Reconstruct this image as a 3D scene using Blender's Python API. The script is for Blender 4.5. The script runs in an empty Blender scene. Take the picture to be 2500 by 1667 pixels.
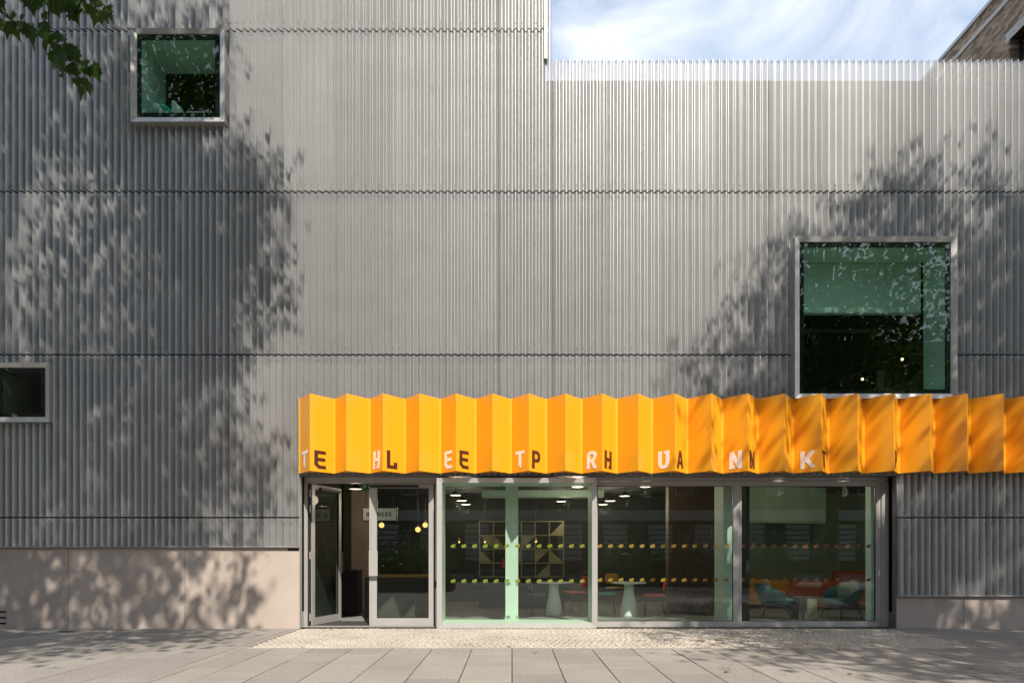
import bpy, bmesh, math, random
import numpy as np
from mathutils import Vector, Matrix

random.seed(7); rng = np.random.default_rng(7)
PI = math.pi
sc = bpy.context.scene
COL = sc.collection

# ------------------------------------------------------------------ camera
F = 2500 * 24 / 36.0          # focal length in photo pixels
CD = 12.8                     # camera distance from the facade plane y = 0
CZ = 1.405                    # eye height
HX, HY = 1250.0, 1350.0       # vanishing point in photo pixels
cam_d = bpy.data.cameras.new('camera'); cam = bpy.data.objects.new('camera', cam_d); COL.objects.link(cam)
cam.location = (0, -CD, CZ); cam.rotation_euler = (PI / 2, 0, 0)
cam_d.sensor_width = 36; cam_d.lens = 24; cam_d.shift_y = (HY - 833.5) / 2500.0
cam_d.clip_start = 0.05; cam_d.clip_end = 2000
sc.camera = cam

# ------------------------------------------------------------------ sky and sun
AZ, EL = math.radians(16.0), math.radians(48.0)
SUN = Vector((-math.sin(AZ) * math.cos(EL), math.cos(AZ) * math.cos(EL), -math.sin(EL)))   # direction the light travels
w = bpy.data.worlds.new('World'); sc.world = w; w.use_nodes = True
nt = w.node_tree; nt.nodes.clear(); N = nt.nodes; L = nt.links
sky = N.new('ShaderNodeTexSky'); sky.sky_type = 'NISHITA'; sky.sun_disc = False
sky.sun_elevation = EL; sky.sun_rotation = PI - AZ; sky.air_density = 1.0; sky.dust_density = 1.2
tc = N.new('ShaderNodeTexCoord'); mp = N.new('ShaderNodeMapping'); mp.inputs['Scale'].default_value = (1.0, 1.0, 2.0)
mp.inputs['Location'].default_value = (0.37, 0.12, 0.0); mp.inputs['Rotation'].default_value = (0.0, 0.0, 0.5)
n1 = N.new('ShaderNodeTexNoise'); n1.inputs['Scale'].default_value = 3.6; n1.inputs['Detail'].default_value = 7; n1.inputs['Roughness'].default_value = 0.52
n1.inputs['Distortion'].default_value = 0.5
rp = N.new('ShaderNodeValToRGB'); rp.color_ramp.elements[0].position = 0.38; rp.color_ramp.elements[1].position = 0.60
n2 = N.new('ShaderNodeTexNoise'); n2.inputs['Scale'].default_value = 6.0; n2.inputs['Detail'].default_value = 5
rp2 = N.new('ShaderNodeValToRGB')
rp2.color_ramp.elements[0].position = 0.3; rp2.color_ramp.elements[0].color = (2.9, 3.4, 4.1, 1)
rp2.color_ramp.elements[1].position = 0.7; rp2.color_ramp.elements[1].color = (4.3, 4.5, 4.8, 1)
mx = N.new('ShaderNodeMix'); mx.data_type = 'RGBA'
bg = N.new('ShaderNodeBackground'); bg.inputs['Strength'].default_value = 0.15
wo = N.new('ShaderNodeOutputWorld')
L.new(tc.outputs['Generated'], mp.inputs['Vector']); L.new(mp.outputs['Vector'], n1.inputs['Vector']); L.new(mp.outputs['Vector'], n2.inputs['Vector'])
L.new(n1.outputs['Fac'], rp.inputs['Fac']); L.new(n2.outputs['Fac'], rp2.inputs['Fac'])
L.new(rp.outputs['Color'], mx.inputs['Factor']); L.new(sky.outputs['Color'], mx.inputs['A']); L.new(rp2.outputs['Color'], mx.inputs['B'])
L.new(mx.outputs['Result'], bg.inputs['Color']); L.new(bg.outputs['Background'], wo.inputs['Surface'])
sl = bpy.data.lights.new('sun', 'SUN'); sl.energy = 4.0; sl.angle = math.radians(0.65); sl.color = (1.0, 0.93, 0.82)
so = bpy.data.objects.new('sun', sl); COL.objects.link(so); so.rotation_euler = SUN.to_track_quat('-Z', 'Y').to_euler()
so.location = (6, -20, 30)
sc.view_settings.view_transform = 'Standard'; sc.view_settings.look = 'None'
sc.view_settings.exposure = 0.78; sc.view_settings.gamma = 1.0; sc.view_settings.use_curve_mapping = False
sc.cycles.max_bounces = 8; sc.cycles.transparent_max_bounces = 24; sc.cycles.diffuse_bounces = 4
sc.cycles.caustics_reflective = False; sc.cycles.caustics_refractive = False

# ------------------------------------------------------------------ pixel helpers
def PX(px, y=0.0): return (px - HX) * (CD + y) / F
def PZ(py, y=0.0): return CZ + (HY - py) * (CD + y) / F
def to_px(p):
    d = p[1] + CD
    return (HX + p[0] * F / d, HY - (p[2] - CZ) * F / d, d)

# ------------------------------------------------------------------ materials
MATS = {}
def nodes_of(name):
    m = bpy.data.materials.new(name); m.use_nodes = True
    t = m.node_tree; b = t.nodes['Principled BSDF']; o = t.nodes['Material Output']
    MATS[name] = m
    return m, t, b, o
def noise(t, scale, detail=4, rough=0.5, vec=None, coord='Object'):
    n = t.nodes.new('ShaderNodeTexNoise'); n.inputs['Scale'].default_value = scale; n.inputs['Detail'].default_value = detail
    n.inputs['Roughness'].default_value = rough
    if vec is None:
        c = t.nodes.new('ShaderNodeTexCoord'); vec = c.outputs[coord]
    t.links.new(vec, n.inputs['Vector'])
    return n
def ramp(t, fac, stops):
    r = t.nodes.new('ShaderNodeValToRGB'); e = r.color_ramp.elements
    while len(e) < len(stops): e.new(0.5)
    for k, (p, c) in enumerate(stops):
        e[k].position = p; e[k].color = (*c, 1) if len(c) == 3 else c
    t.links.new(fac, r.inputs['Fac']); return r
def mixc(t, fac, a, b, mode='MIX'):
    m = t.nodes.new('ShaderNodeMix'); m.data_type = 'RGBA'; m.blend_type = mode
    for s, v in (('Factor', fac), ('A', a), ('B', b)):
        i = [x for x in m.inputs if x.name == s and (x.type == ('VALUE' if s == 'Factor' else 'RGBA'))][0]
        if hasattr(v, 'links') or hasattr(v, 'is_output'): t.links.new(v, i)
        else: i.default_value = v if s == 'Factor' else (*v, 1)
    return [x for x in m.outputs if x.type == 'RGBA'][0]
def math_n(t, op, a, b=None):
    m = t.nodes.new('ShaderNodeMath'); m.operation = op
    for k, v in enumerate((a, b)):
        if v is None: continue
        if hasattr(v, 'is_output'): t.links.new(v, m.inputs[k])
        else: m.inputs[k].default_value = v
    return m.outputs[0]
def plain(name, col, rough=0.5, metal=0.0, var=0.12, scale=6.0, spec=0.5, bump=0.0, bscale=80):
    m, t, b, o = nodes_of(name)
    n = noise(t, scale, 5)
    d = tuple(c * (1 - var) for c in col); h = tuple(min(1, c * (1 + var)) for c in col)
    r = ramp(t, n.outputs['Fac'], [(0.3, d), (0.7, h)])
    t.links.new(r.outputs['Color'], b.inputs['Base Color'])
    b.inputs['Roughness'].default_value = rough; b.inputs['Metallic'].default_value = metal; b.inputs['Specular IOR Level'].default_value = spec
    if bump:
        nb = noise(t, bscale, 3); bp = t.nodes.new('ShaderNodeBump'); bp.inputs['Strength'].default_value = bump; bp.inputs['Distance'].default_value = 0.01
        t.links.new(nb.outputs['Fac'], bp.inputs['Height']); t.links.new(bp.outputs['Normal'], b.inputs['Normal'])
    return m
def emit(name, col, s):
    m, t, b, o = nodes_of(name)
    b.inputs['Base Color'].default_value = (*col, 1); b.inputs['Emission Color'].default_value = (*col, 1); b.inputs['Emission Strength'].default_value = s
    return m

def make_perforated(name, pitch, thr):
    m, t, b, o = nodes_of(name)
    uv = t.nodes.new('ShaderNodeUVMap'); sp = t.nodes.new('ShaderNodeSeparateXYZ'); t.links.new(uv.outputs['UV'], sp.inputs[0])
    cu = math_n(t, 'COSINE', math_n(t, 'MULTIPLY', sp.outputs['X'], 2 * PI / pitch))
    cv = math_n(t, 'COSINE', math_n(t, 'MULTIPLY', sp.outputs['Y'], 2 * PI / pitch))
    hole = math_n(t, 'GREATER_THAN', math_n(t, 'MULTIPLY', cu, cv), thr)
    inf = t.nodes.new('ShaderNodeObjectInfo')
    c0 = ramp(t, inf.outputs['Random'], [(0.0, (0.55, 0.545, 0.54)), (1.0, (0.62, 0.615, 0.61))])
    ns = noise(t, 1.6, 5, 0.6)
    c1 = ramp(t, ns.outputs['Fac'], [(0.3, (0.9, 0.9, 0.9)), (0.7, (1.0, 1.0, 1.0))])
    t.links.new(mixc(t, 1.0, c0.outputs['Color'], c1.outputs['Color'], 'MULTIPLY'), b.inputs['Base Color'])
    b.inputs['Metallic'].default_value = 0.62; b.inputs['Roughness'].default_value = 0.42
    tr = t.nodes.new('ShaderNodeBsdfTransparent'); ms = t.nodes.new('ShaderNodeMixShader')
    t.links.new(hole, ms.inputs[0]); t.links.new(b.outputs[0], ms.inputs[1]); t.links.new(tr.outputs[0], ms.inputs[2]); t.links.new(ms.outputs[0], o.inputs['Surface'])
    return m
make_perforated('perforated_aluminium', 0.019, 0.22)

def make_glass(name, tint, ior=1.5, boost=1.0):
    m, t, b, o = nodes_of(name); t.nodes.remove(b)
    tr = t.nodes.new('ShaderNodeBsdfTransparent'); tr.inputs[0].default_value = (*tint, 1)
    gl = t.nodes.new('ShaderNodeBsdfGlossy'); gl.inputs['Roughness'].default_value = 0.0; gl.inputs[0].default_value = (1, 1, 1, 1)
    ns = noise(t, 0.8, 2); bp = t.nodes.new('ShaderNodeBump'); bp.inputs['Strength'].default_value = 0.02; bp.inputs['Distance'].default_value = 0.05
    t.links.new(ns.outputs['Fac'], bp.inputs['Height']); t.links.new(bp.outputs['Normal'], gl.inputs['Normal'])
    lw_ = t.nodes.new('ShaderNodeLayerWeight'); lw_.inputs[0].default_value = 0.5      # Schlick, the same from both sides of the pane
    f = math_n(t, 'ADD', 0.042 * boost, math_n(t, 'MULTIPLY', math_n(t, 'POWER', lw_.outputs['Facing'], 5.0), 0.9))
    ms = t.nodes.new('ShaderNodeMixShader')
    t.links.new(f, ms.inputs[0]); t.links.new(tr.outputs[0], ms.inputs[1]); t.links.new(gl.outputs[0], ms.inputs[2]); t.links.new(ms.outputs[0], o.inputs['Surface'])
    return m
make_glass('green_glass', (0.89, 0.95, 0.91), 1.5, 1.0)
make_glass('upper_glass', (0.80, 0.895, 0.85), 1.5, 1.3)

plain('frame_metal', (0.50, 0.48, 0.46), 0.38, 0.45, 0.05, 3)
plain('dark_frame', (0.16, 0.155, 0.15), 0.4, 0.4, 0.06, 3)
plain('black_border', (0.006, 0.006, 0.007), 0.25, 0, 0.1, 3)
plain('black_metal', (0.015, 0.015, 0.016), 0.4, 0, 0.2, 5)
plain('backing', (0.11, 0.107, 0.104), 0.8, 0, 0.15, 1.2)
plain('canopy_yellow', (0.86, 0.365, 0.014), 0.34, 0, 0.025, 1.5, 0.6)
plain('white_letter', (0.86, 0.82, 0.80), 0.5, 0, 0.02)
plain('brown_letter', (0.055, 0.016, 0.006), 0.5, 0, 0.05)
plain('mint', (0.66, 0.80, 0.70), 0.6, 0, 0.02, 2)
plain('mint_bright', (0.53, 0.61, 0.53), 0.6, 0, 0.02, 2)
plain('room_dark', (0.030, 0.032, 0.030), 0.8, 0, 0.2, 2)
plain('room_olive', (0.13, 0.14, 0.075), 0.8, 0, 0.1, 2)
plain('room_cream', (0.24, 0.19, 0.14), 0.8, 0, 0.1, 2)
plain('room_grey_green', (0.15, 0.21, 0.15), 0.8, 0, 0.08, 2)
plain('floor_grey', (0.22, 0.22, 0.21), 0.45, 0, 0.12, 4)
plain('mat_black', (0.03, 0.03, 0.033), 0.9, 0, 0.4, 60)
plain('timber', (0.12, 0.075, 0.05), 0.6, 0, 0.25, 9)
plain('pale_ply', (0.42, 0.36, 0.22), 0.6, 0, 0.12, 6)
plain('table_white', (0.78, 0.82, 0.78), 0.35, 0, 0.02)
plain('red_fabric', (0.62, 0.07, 0.04), 0.75, 0, 0.12, 20)
plain('green_fabric', (0.02, 0.26, 0.17), 0.75, 0, 0.12, 20)
plain('blue_fabric', (0.08, 0.15, 0.28), 0.75, 0, 0.12, 20)
plain('tan_fabric', (0.34, 0.17, 0.04), 0.75, 0, 0.12, 20)
plain('teal_fabric', (0.012, 0.085, 0.105), 0.85, 0, 0.2, 40)
plain('mustard_fabric', (0.52, 0.20, 0.02), 0.85, 0, 0.12, 30)
plain('rust_fabric', (0.33, 0.075, 0.03), 0.85, 0, 0.15, 30)
plain('sofa_black', (0.02, 0.015, 0.014), 0.85, 0, 0.15, 30)
plain('sage_fabric', (0.13, 0.17, 0.13), 0.85, 0, 0.15, 30)
plain('white_sign', (0.85, 0.85, 0.83), 0.5, 0, 0.02)
plain('exit_green', (0.0, 0.25, 0.08), 0.4, 0, 0.05)
plain('bin_green', (0.015, 0.17, 0.035), 0.5, 0, 0.15, 5)
plain('stone_band', (0.52, 0.50, 0.46), 0.8, 0, 0.1, 2)
plain('corten', (0.17, 0.085, 0.05), 0.8, 0, 0.25, 3)
plain('dry_leaf', (0.16, 0.065, 0.025), 0.8, 0, 0.4, 30)
plain('bark', (0.20, 0.17, 0.13), 0.9, 0, 0.4, 5, bump=0.6, bscale=14)
plain('twig', (0.06, 0.055, 0.035), 0.9, 0, 0.3, 30)
plain('carton', (0.75, 0.78, 0.74), 0.6, 0, 0.05)
plain('plastic_teal', (0.02, 0.42, 0.33), 0.35, 0, 0.2, 8)
plain('plastic_clear', (0.55, 0.68, 0.60), 0.25, 0, 0.2, 12)
plain('fire_red', (0.6, 0.02, 0.02), 0.4, 0, 0.05)
plain('paler_grey', (0.20, 0.195, 0.19), 0.8, 0, 0.08, 2)
emit('bulb', (1.0, 0.55, 0.16), 1.1)
emit('spot_lamp', (1.0, 0.72, 0.36), 2.6)
emit('disc_lamp', (1.0, 0.88, 0.7), 0.55)

# striped cushion
m, t, b, o = nodes_of('stripes')
c = t.nodes.new('ShaderNodeTexCoord'); wv = t.nodes.new('ShaderNodeTexWave'); wv.inputs['Scale'].default_value = 11; wv.bands_direction = 'DIAGONAL'
t.links.new(c.outputs['Object'], wv.inputs['Vector'])
r = ramp(t, wv.outputs['Fac'], [(0.48, (0.01, 0.012, 0.012)), (0.54, (0.5, 0.52, 0.47))]); t.links.new(r.outputs['Color'], b.inputs['Base Color']); b.inputs['Roughness'].default_value = 0.9
# granite plinth
def speckled(name, base, dark, light, s1, rough, randomise, big=0.08):
    m, t, b, o = nodes_of(name)
    geo = t.nodes.new('ShaderNodeNewGeometry'); P = geo.outputs['Position']
    a = noise(t, s1, 2, 0.6, P); r = ramp(t, a.outputs['Fac'], [(0.34, dark), (0.47, base), (0.56, base), (0.68, light)])
    g = noise(t, 0.9, 5, 0.6, P); r2 = ramp(t, g.outputs['Fac'], [(0.3, (1 - big * 1.6,) * 3), (0.7, (1 + big,) * 3)])
    cc = mixc(t, 1.0, r.outputs['Color'], r2.outputs['Color'], 'MULTIPLY')
    inf = t.nodes.new('ShaderNodeObjectInfo'); r3 = ramp(t, inf.outputs['Random'], [(0.0, (1 - randomise,) * 3), (1.0, (1 + randomise * 0.6,) * 3)])
    cc = mixc(t, 1.0, cc, r3.outputs['Color'], 'MULTIPLY')
    # old stains and drips with shapes of their own
    st = noise(t, 2.7, 6, 0.65, P); r4 = ramp(t, st.outputs['Fac'], [(0.62, (1, 1, 1)), (0.74, (0.80, 0.77, 0.73))])
    cc = mixc(t, 1.0, cc, r4.outputs['Color'], 'MULTIPLY')
    t.links.new(cc, b.inputs['Base Color']); b.inputs['Roughness'].default_value = rough
    bp = t.nodes.new('ShaderNodeBump'); bp.inputs['Strength'].default_value = 0.15; bp.inputs['Distance'].default_value = 0.004
    t.links.new(a.outputs['Fac'], bp.inputs['Height']); t.links.new(bp.outputs['Normal'], b.inputs['Normal'])
speckled('granite_plinth', (0.44, 0.368, 0.315), (0.27, 0.21, 0.185), (0.56, 0.48, 0.43), 95, 0.65, 0.05)
speckled('granite_slab', (0.255, 0.232, 0.205), (0.15, 0.134, 0.116), (0.325, 0.30, 0.27), 48, 0.8, 0.13)
speckled('sett_stone', (0.40, 0.355, 0.30), (0.26, 0.215, 0.165), (0.52, 0.465, 0.39), 22, 0.8, 0.0, 0.16)
speckled('joint_sand', (0.045, 0.038, 0.027), (0.025, 0.022, 0.015), (0.07, 0.062, 0.042), 40, 0.95, 0.0)
speckled('street_ground', (0.26, 0.25, 0.235), (0.18, 0.17, 0.16), (0.33, 0.32, 0.30), 30, 0.9, 0.0)
# brick
def brick_mat(name, c1, c2, mortar, axis):
    m, t, b, o = nodes_of(name)
    geo = t.nodes.new('ShaderNodeNewGeometry'); sp = t.nodes.new('ShaderNodeSeparateXYZ'); t.links.new(geo.outputs['Position'], sp.inputs[0])
    cb = t.nodes.new('ShaderNodeCombineXYZ'); t.links.new(sp.outputs['Y' if axis == 'y' else 'X'], cb.inputs[0]); t.links.new(sp.outputs['Z'], cb.inputs[1])
    br = t.nodes.new('ShaderNodeTexBrick'); br.inputs['Scale'].default_value = 1.0
    br.inputs['Brick Width'].default_value = 0.225; br.inputs['Row Height'].default_value = 0.075; br.inputs['Mortar Size'].default_value = 0.006
    br.inputs['Color1'].default_value = (*c1, 1); br.inputs['Color2'].default_value = (*c2, 1); br.inputs['Mortar'].default_value = (*mortar, 1); br.inputs['Bias'].default_value = -0.15
    t.links.new(cb.outputs[0], br.inputs['Vector'])
    n = noise(t, 3, 4, 0.5, geo.outputs['Position']); r = ramp(t, n.outputs['Fac'], [(0.3, (0.75,) * 3), (0.7, (1.15,) * 3)])
    t.links.new(mixc(t, 1.0, br.outputs['Color'], r.outputs['Color'], 'MULTIPLY'), b.inputs['Base Color']); b.inputs['Roughness'].default_value = 0.9
    bp = t.nodes.new('ShaderNodeBump'); bp.inputs['Strength'].default_value = 0.6; bp.inputs['Distance'].default_value = 0.02; bp.invert = True
    t.links.new(br.outputs['Fac'], bp.inputs['Height']); t.links.new(bp.outputs['Normal'], b.inputs['Normal'])
brick_mat('buff_brick', (0.50, 0.37, 0.255), (0.15, 0.092, 0.055), (0.09, 0.072, 0.055), 'y')
brick_mat('dark_brick', (0.13, 0.065, 0.045), (0.07, 0.035, 0.025), (0.10, 0.09, 0.08), 'x')
brick_mat('pale_brick_inside', (0.55, 0.53, 0.48), (0.40, 0.38, 0.34), (0.25, 0.24, 0.22), 'x')
# leaves
def leaf_mat(name, a, bcol):
    m, t, b, o = nodes_of(name)
    geo = t.nodes.new('ShaderNodeNewGeometry'); n = noise(t, 2.5, 3, 0.5, geo.outputs['Position'])
    r = ramp(t, n.outputs['Fac'], [(0.35, a), (0.65, bcol)])
    t.links.new(r.outputs['Color'], b.inputs['Base Color']); b.inputs['Roughness'].default_value = 0.5
    tl = t.nodes.new('ShaderNodeBsdfTranslucent'); hs = mixc(t, 1.0, r.outputs['Color'], (1.5, 1.7, 0.7), 'MULTIPLY'); t.links.new(hs, tl.inputs[0])
    ms = t.nodes.new('ShaderNodeMixShader'); ms.inputs[0].default_value = 0.42
    t.links.new(b.outputs[0], ms.inputs[1]); t.links.new(tl.outputs[0], ms.inputs[2]); t.links.new(ms.outputs[0], o.inputs['Surface'])
leaf_mat('leaf_green', (0.035, 0.075, 0.014), (0.075, 0.125, 0.022))
leaf_mat('hedge_green', (0.03, 0.06, 0.018), (0.07, 0.10, 0.03))
def M(n): return MATS[n]

# ------------------------------------------------------------------ mesh helpers
class MB:
    def __init__(s): s.v = []; s.f = []; s.uv = None
    def add(s, vs, fs):
        k = len(s.v); s.v += [tuple(p) for p in vs]; s.f += [tuple(i + k for i in f) for f in fs]; return s
    def box(s, x0, x1, y0, y1, z0, z1):
        return s.add([(x0,y0,z0),(x1,y0,z0),(x1,y1,z0),(x0,y1,z0),(x0,y0,z1),(x1,y0,z1),(x1,y1,z1),(x0,y1,z1)],
                     [(0,3,2,1),(4,5,6,7),(0,1,5,4),(1,2,6,5),(2,3,7,6),(3,0,4,7)])
    def hexa(s, a, b):      # two quads of four points, front and back
        return s.add(list(a) + list(b), [(0,1,2,3),(7,6,5,4),(0,4,5,1),(1,5,6,2),(2,6,7,3),(3,7,4,0)])
    def tube(s, pts, r, n=8, cap=True):
        pts = [Vector(p) for p in pts]; rs = r if isinstance(r, (list, tuple)) else [r] * len(pts)
        ring = []
        for i, p in enumerate(pts):
            d = (pts[min(i + 1, len(pts) - 1)] - pts[max(i - 1, 0)]).normalized()
            u = d.cross(Vector((0, 0, 1)) if abs(d.z) < 0.9 else Vector((1, 0, 0))).normalized(); v = d.cross(u)
            ring.append([p + (u * math.cos(2 * PI * k / n) + v * math.sin(2 * PI * k / n)) * rs[i] for k in range(n)])
        vs = [q for rg in ring for q in rg]; fs = []
        for i in range(len(pts) - 1):
            for k in range(n): fs.append((i*n+k, i*n+(k+1)%n, (i+1)*n+(k+1)%n, (i+1)*n+k))
        if cap: fs += [tuple(range(n))[::-1], tuple((len(pts)-1)*n + k for k in range(n))]
        return s.add(vs, fs)
    def lathe(s, prof, n=24, c=(0,0,0)):
        vs = []; fs = []
        for r, z in prof: vs += [(c[0] + r*math.cos(2*PI*k/n), c[1] + r*math.sin(2*PI*k/n), c[2] + z) for k in range(n)]
        for i in range(len(prof) - 1):
            for k in range(n): fs.append((i*n+k, i*n+(k+1)%n, (i+1)*n+(k+1)%n, (i+1)*n+k))
        fs += [tuple(range(n))[::-1], tuple((len(prof)-1)*n + k for k in range(n))]
        return s.add(vs, fs)
    def soft(s, c, h, e=0.45, nu=20, nv=12, rot=None):     # superellipsoid: a soft block
        pw = lambda a, q: math.copysign(abs(a) ** q, a)
        vs = []
        for j in range(nv + 1):
            ph = -PI/2 + PI * j / nv
            for i in range(nu):
                th = 2*PI*i/nu
                p = Vector((h[0]*pw(math.cos(ph), e)*pw(math.cos(th), e), h[1]*pw(math.cos(ph), e)*pw(math.sin(th), e), h[2]*pw(math.sin(ph), e)))
                if rot is not None: p = rot @ p
                vs.append(p + Vector(c))
        fs = []
        for j in range(nv):
            for i in range(nu): fs.append((j*nu+i, j*nu+(i+1)%nu, (j+1)*nu+(i+1)%nu, (j+1)*nu+i))
        return s.add(vs, fs)
    def mesh(s, name, mat, smooth=False):
        me = bpy.data.meshes.new(name); me.from_pydata(s.v, [], s.f); me.materials.append(M(mat))
        if s.uv is not None:
            l = me.uv_layers.new(name='UVMap'); flat = [q for fuv in s.uv for p in fuv for q in p]; l.data.foreach_set('uv', flat)
        if smooth: me.polygons.foreach_set('use_smooth', [True] * len(me.polygons))
        me.update(); return me
    def build(s, name, mat, parent=None, smooth=False, loc=(0,0,0)):
        return link(name, s.mesh(name, mat, smooth), parent, loc)
def link(name, me, parent=None, loc=(0,0,0), rot=(0,0,0)):
    o = bpy.data.objects.new(name, me); COL.objects.link(o); o.parent = parent; o.location = loc; o.rotation_euler = rot; return o
def box(name, mat, parent, x0, x1, y0, y1, z0, z1): return MB().box(x0,x1,y0,y1,z0,z1).build(name, mat, parent)
def tag(o, label, cat, group=None, kind=None):
    if label: o['label'] = label
    if cat: o['category'] = cat
    if group: o['group'] = group
    if kind: o['kind'] = kind
    return o
def thing(name, label, cat, loc=(0,0,0), rz=0.0, group=None):
    o = bpy.data.objects.new(name, None); COL.objects.link(o); o.location = loc; o.rotation_euler = (0,0,rz); o.empty_display_size = 0.2
    return tag(o, label, cat, group)
def copy_tree(o, parent=None):
    c = o.copy(); COL.objects.link(c); c.parent = parent
    for ch in list(o.children): copy_tree(ch, c)
    return c
def flat_shape(name, loops, mat, thick=0.003):
    """filled 2-D outline (with holes) in local x-z, facing -y"""
    cu = bpy.data.curves.new(name, 'CURVE'); cu.dimensions = '2D'; cu.fill_mode = 'BOTH'; cu.extrude = thick / 2
    for lp in loops:
        s = cu.splines.new('POLY'); s.points.add(len(lp) - 1); s.use_cyclic_u = True
        for p, q in zip(s.points, lp): p.co = (q[0], q[1], 0, 1)
    ob = bpy.data.objects.new(name, cu); COL.objects.link(ob)
    dg = bpy.context.evaluated_depsgraph_get(); me = bpy.data.meshes.new_from_object(ob.evaluated_get(dg))
    bpy.data.objects.remove(ob); bpy.data.curves.remove(cu)
    me.name = name; me.transform(Matrix.Rotation(PI/2, 4, 'X')); me.materials.clear(); me.materials.append(M(mat)); return me

# ================================================================== GROUND
g = MB().box(-80, 80, -90, 60, -0.30, -0.06).build('ground', 'street_ground'); tag(g, 'grey stone street surface around the building', None, None, 'structure')
bed = MB().box(-13.5, 13.5, -15.5, -0.001, -0.055, -0.012).build('paving', 'joint_sand'); tag(bed, 'grey granite slab paving with narrow joints', None, None, 'structure')
CX0, CX1, CY = -3.95, 7.05, -2.66        # the sett strip
WJ = 0.5876; slab_cache = {}
def slab_mesh(lx, ly):
    k = (round(lx, 3), round(ly, 3))
    if k not in slab_cache:
        h = 0.003; a = 0.006
        mb = MB().add([(0,0,-0.03),(lx,0,-0.03),(lx,ly,-0.03),(0,ly,-0.03),(0,0,-h),(lx,0,-h),(lx,ly,-h),(0,ly,-h),(a,a,0),(lx-a,a,0),(lx-a,ly-a,0),(a,ly-a,0)],
            [(0,1,5,4),(1,2,6,5),(2,3,7,6),(3,0,4,7),(4,5,9,8),(5,6,10,9),(6,7,11,10),(7,4,8,11),(8,9,10,11)])
        slab_cache[k] = mb.mesh('paving_slab', 'granite_slab')
    return slab_cache[k]
far = MB(); GAP = 0.012
r1 = random.Random(3)
edges = sorted([ci * WJ for ci in range(-17, 18)] + [CX0, CX1])
for ci, (xa_, xb_) in enumerate(zip(edges[:-1], edges[1:])):
    x0 = xa_ + GAP/2; x1 = xb_ - GAP/2
    off = (0.33 * (ci % 3) + r1.choice([0, .17])) % 1.0
    segs = []
    over = x1 > CX0 + 0.05 and x0 < CX1 - 0.05
    ytop = CY if over else -0.004
    cuts = [ytop]; y = ytop - (off * 0.99 if off > 0.15 else 0.99)
    while y > -15.4: cuts.append(y); y -= 0.99
    for a, bq in zip(cuts[:-1], cuts[1:]):
        y1, y0 = a - GAP/2, bq + GAP/2
        if y0 > -6.6 and abs((x0+x1)/2) < 0.76 * (CD + y1) + 0.4:
            o = link('paving_slab', slab_mesh(x1 - x0, y1 - y0), bed, (x0, y0, r1.uniform(-0.0018, 0.0018)), (r1.uniform(-.0012,.0012), r1.uniform(-.0012,.0012), 0))
        else:
            far.box(x0, x1, y0, y1, -0.03, 0.0)
o = far.build('paving_slab', 'granite_slab', bed); o['kind'] = 'stuff'
# small stone setts along the shopfront
st = MB(); r2 = random.Random(5); sx, sy = 0.104, 0.104
row = 0; y = CY + 0.004
while y < -0.02:
    x = CX0 + (row % 2) * sx * 0.5; y1 = min(y + sy, -0.002)
    while x < CX1:
        x1 = min(x + sx * r2.uniform(0.94, 1.06), CX1)
        if x1 - x > 0.03:
            dz = r2.uniform(-0.004, 0.001); q = 0.0045; bv = 0.010; t_ = r2.uniform(-.0015, .0015)
            k = len(st.v)
            st.v += [(x+q,y+q,-0.012),(x1-q,y+q,-0.012),(x1-q,y1-q,-0.012),(x+q,y1-q,-0.012),
                     (x+q+bv,y+q+bv,dz+t_),(x1-q-bv,y+q+bv,dz-t_),(x1-q-bv,y1-q-bv,dz),(x+q+bv,y1-q-bv,dz)]
            st.f += [(k,k+1,k+5,k+4),(k+1,k+2,k+6,k+5),(k+2,k+3,k+7,k+6),(k+3,k,k+4,k+7),(k+4,k+5,k+6,k+7)]
        x = x1
    y += sy; row += 1
o = st.build('stone_setts', 'sett_stone'); tag(o, 'strip of small buff stone setts in front of the shop windows', 'setts', None, 'stuff')
# steel studs let into the slabs along the setts, and a drain grate
for k in range(-4, 6):
    x = PX(1250 + (816 - 1412) / 2.352 + k * 204.5, -3.0)
    me = MB().lathe([(0.0, 0.0), (0.016, 0.0), (0.012, 0.006), (0.0, 0.006)], 10).mesh('paving_stud', 'dark_frame')
    link('paving_stud', me, bed, (x, -2.98, 0.0))
dg_ = thing('drain_grate', 'small dark metal drain grate set in paving beside granite plinth', 'grate', (PX(160, -0.55), -0.55, 0.0))
MB().box(-0.16, 0.16, -0.075, -0.06, 0, 0.006).box(-0.16, 0.16, 0.06, 0.075, 0, 0.006).box(-0.16, -0.145, -0.06, 0.06, 0, 0.006).box(0.145, 0.16, -0.06, 0.06, 0, 0.006).build('grate_frame', 'dark_frame', dg_)
for k in range(8): box('grate_bar', 'black_metal', dg_, -0.14 + k*0.036, -0.12 + k*0.036, -0.06, 0.06, 0.0, 0.004)

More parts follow.
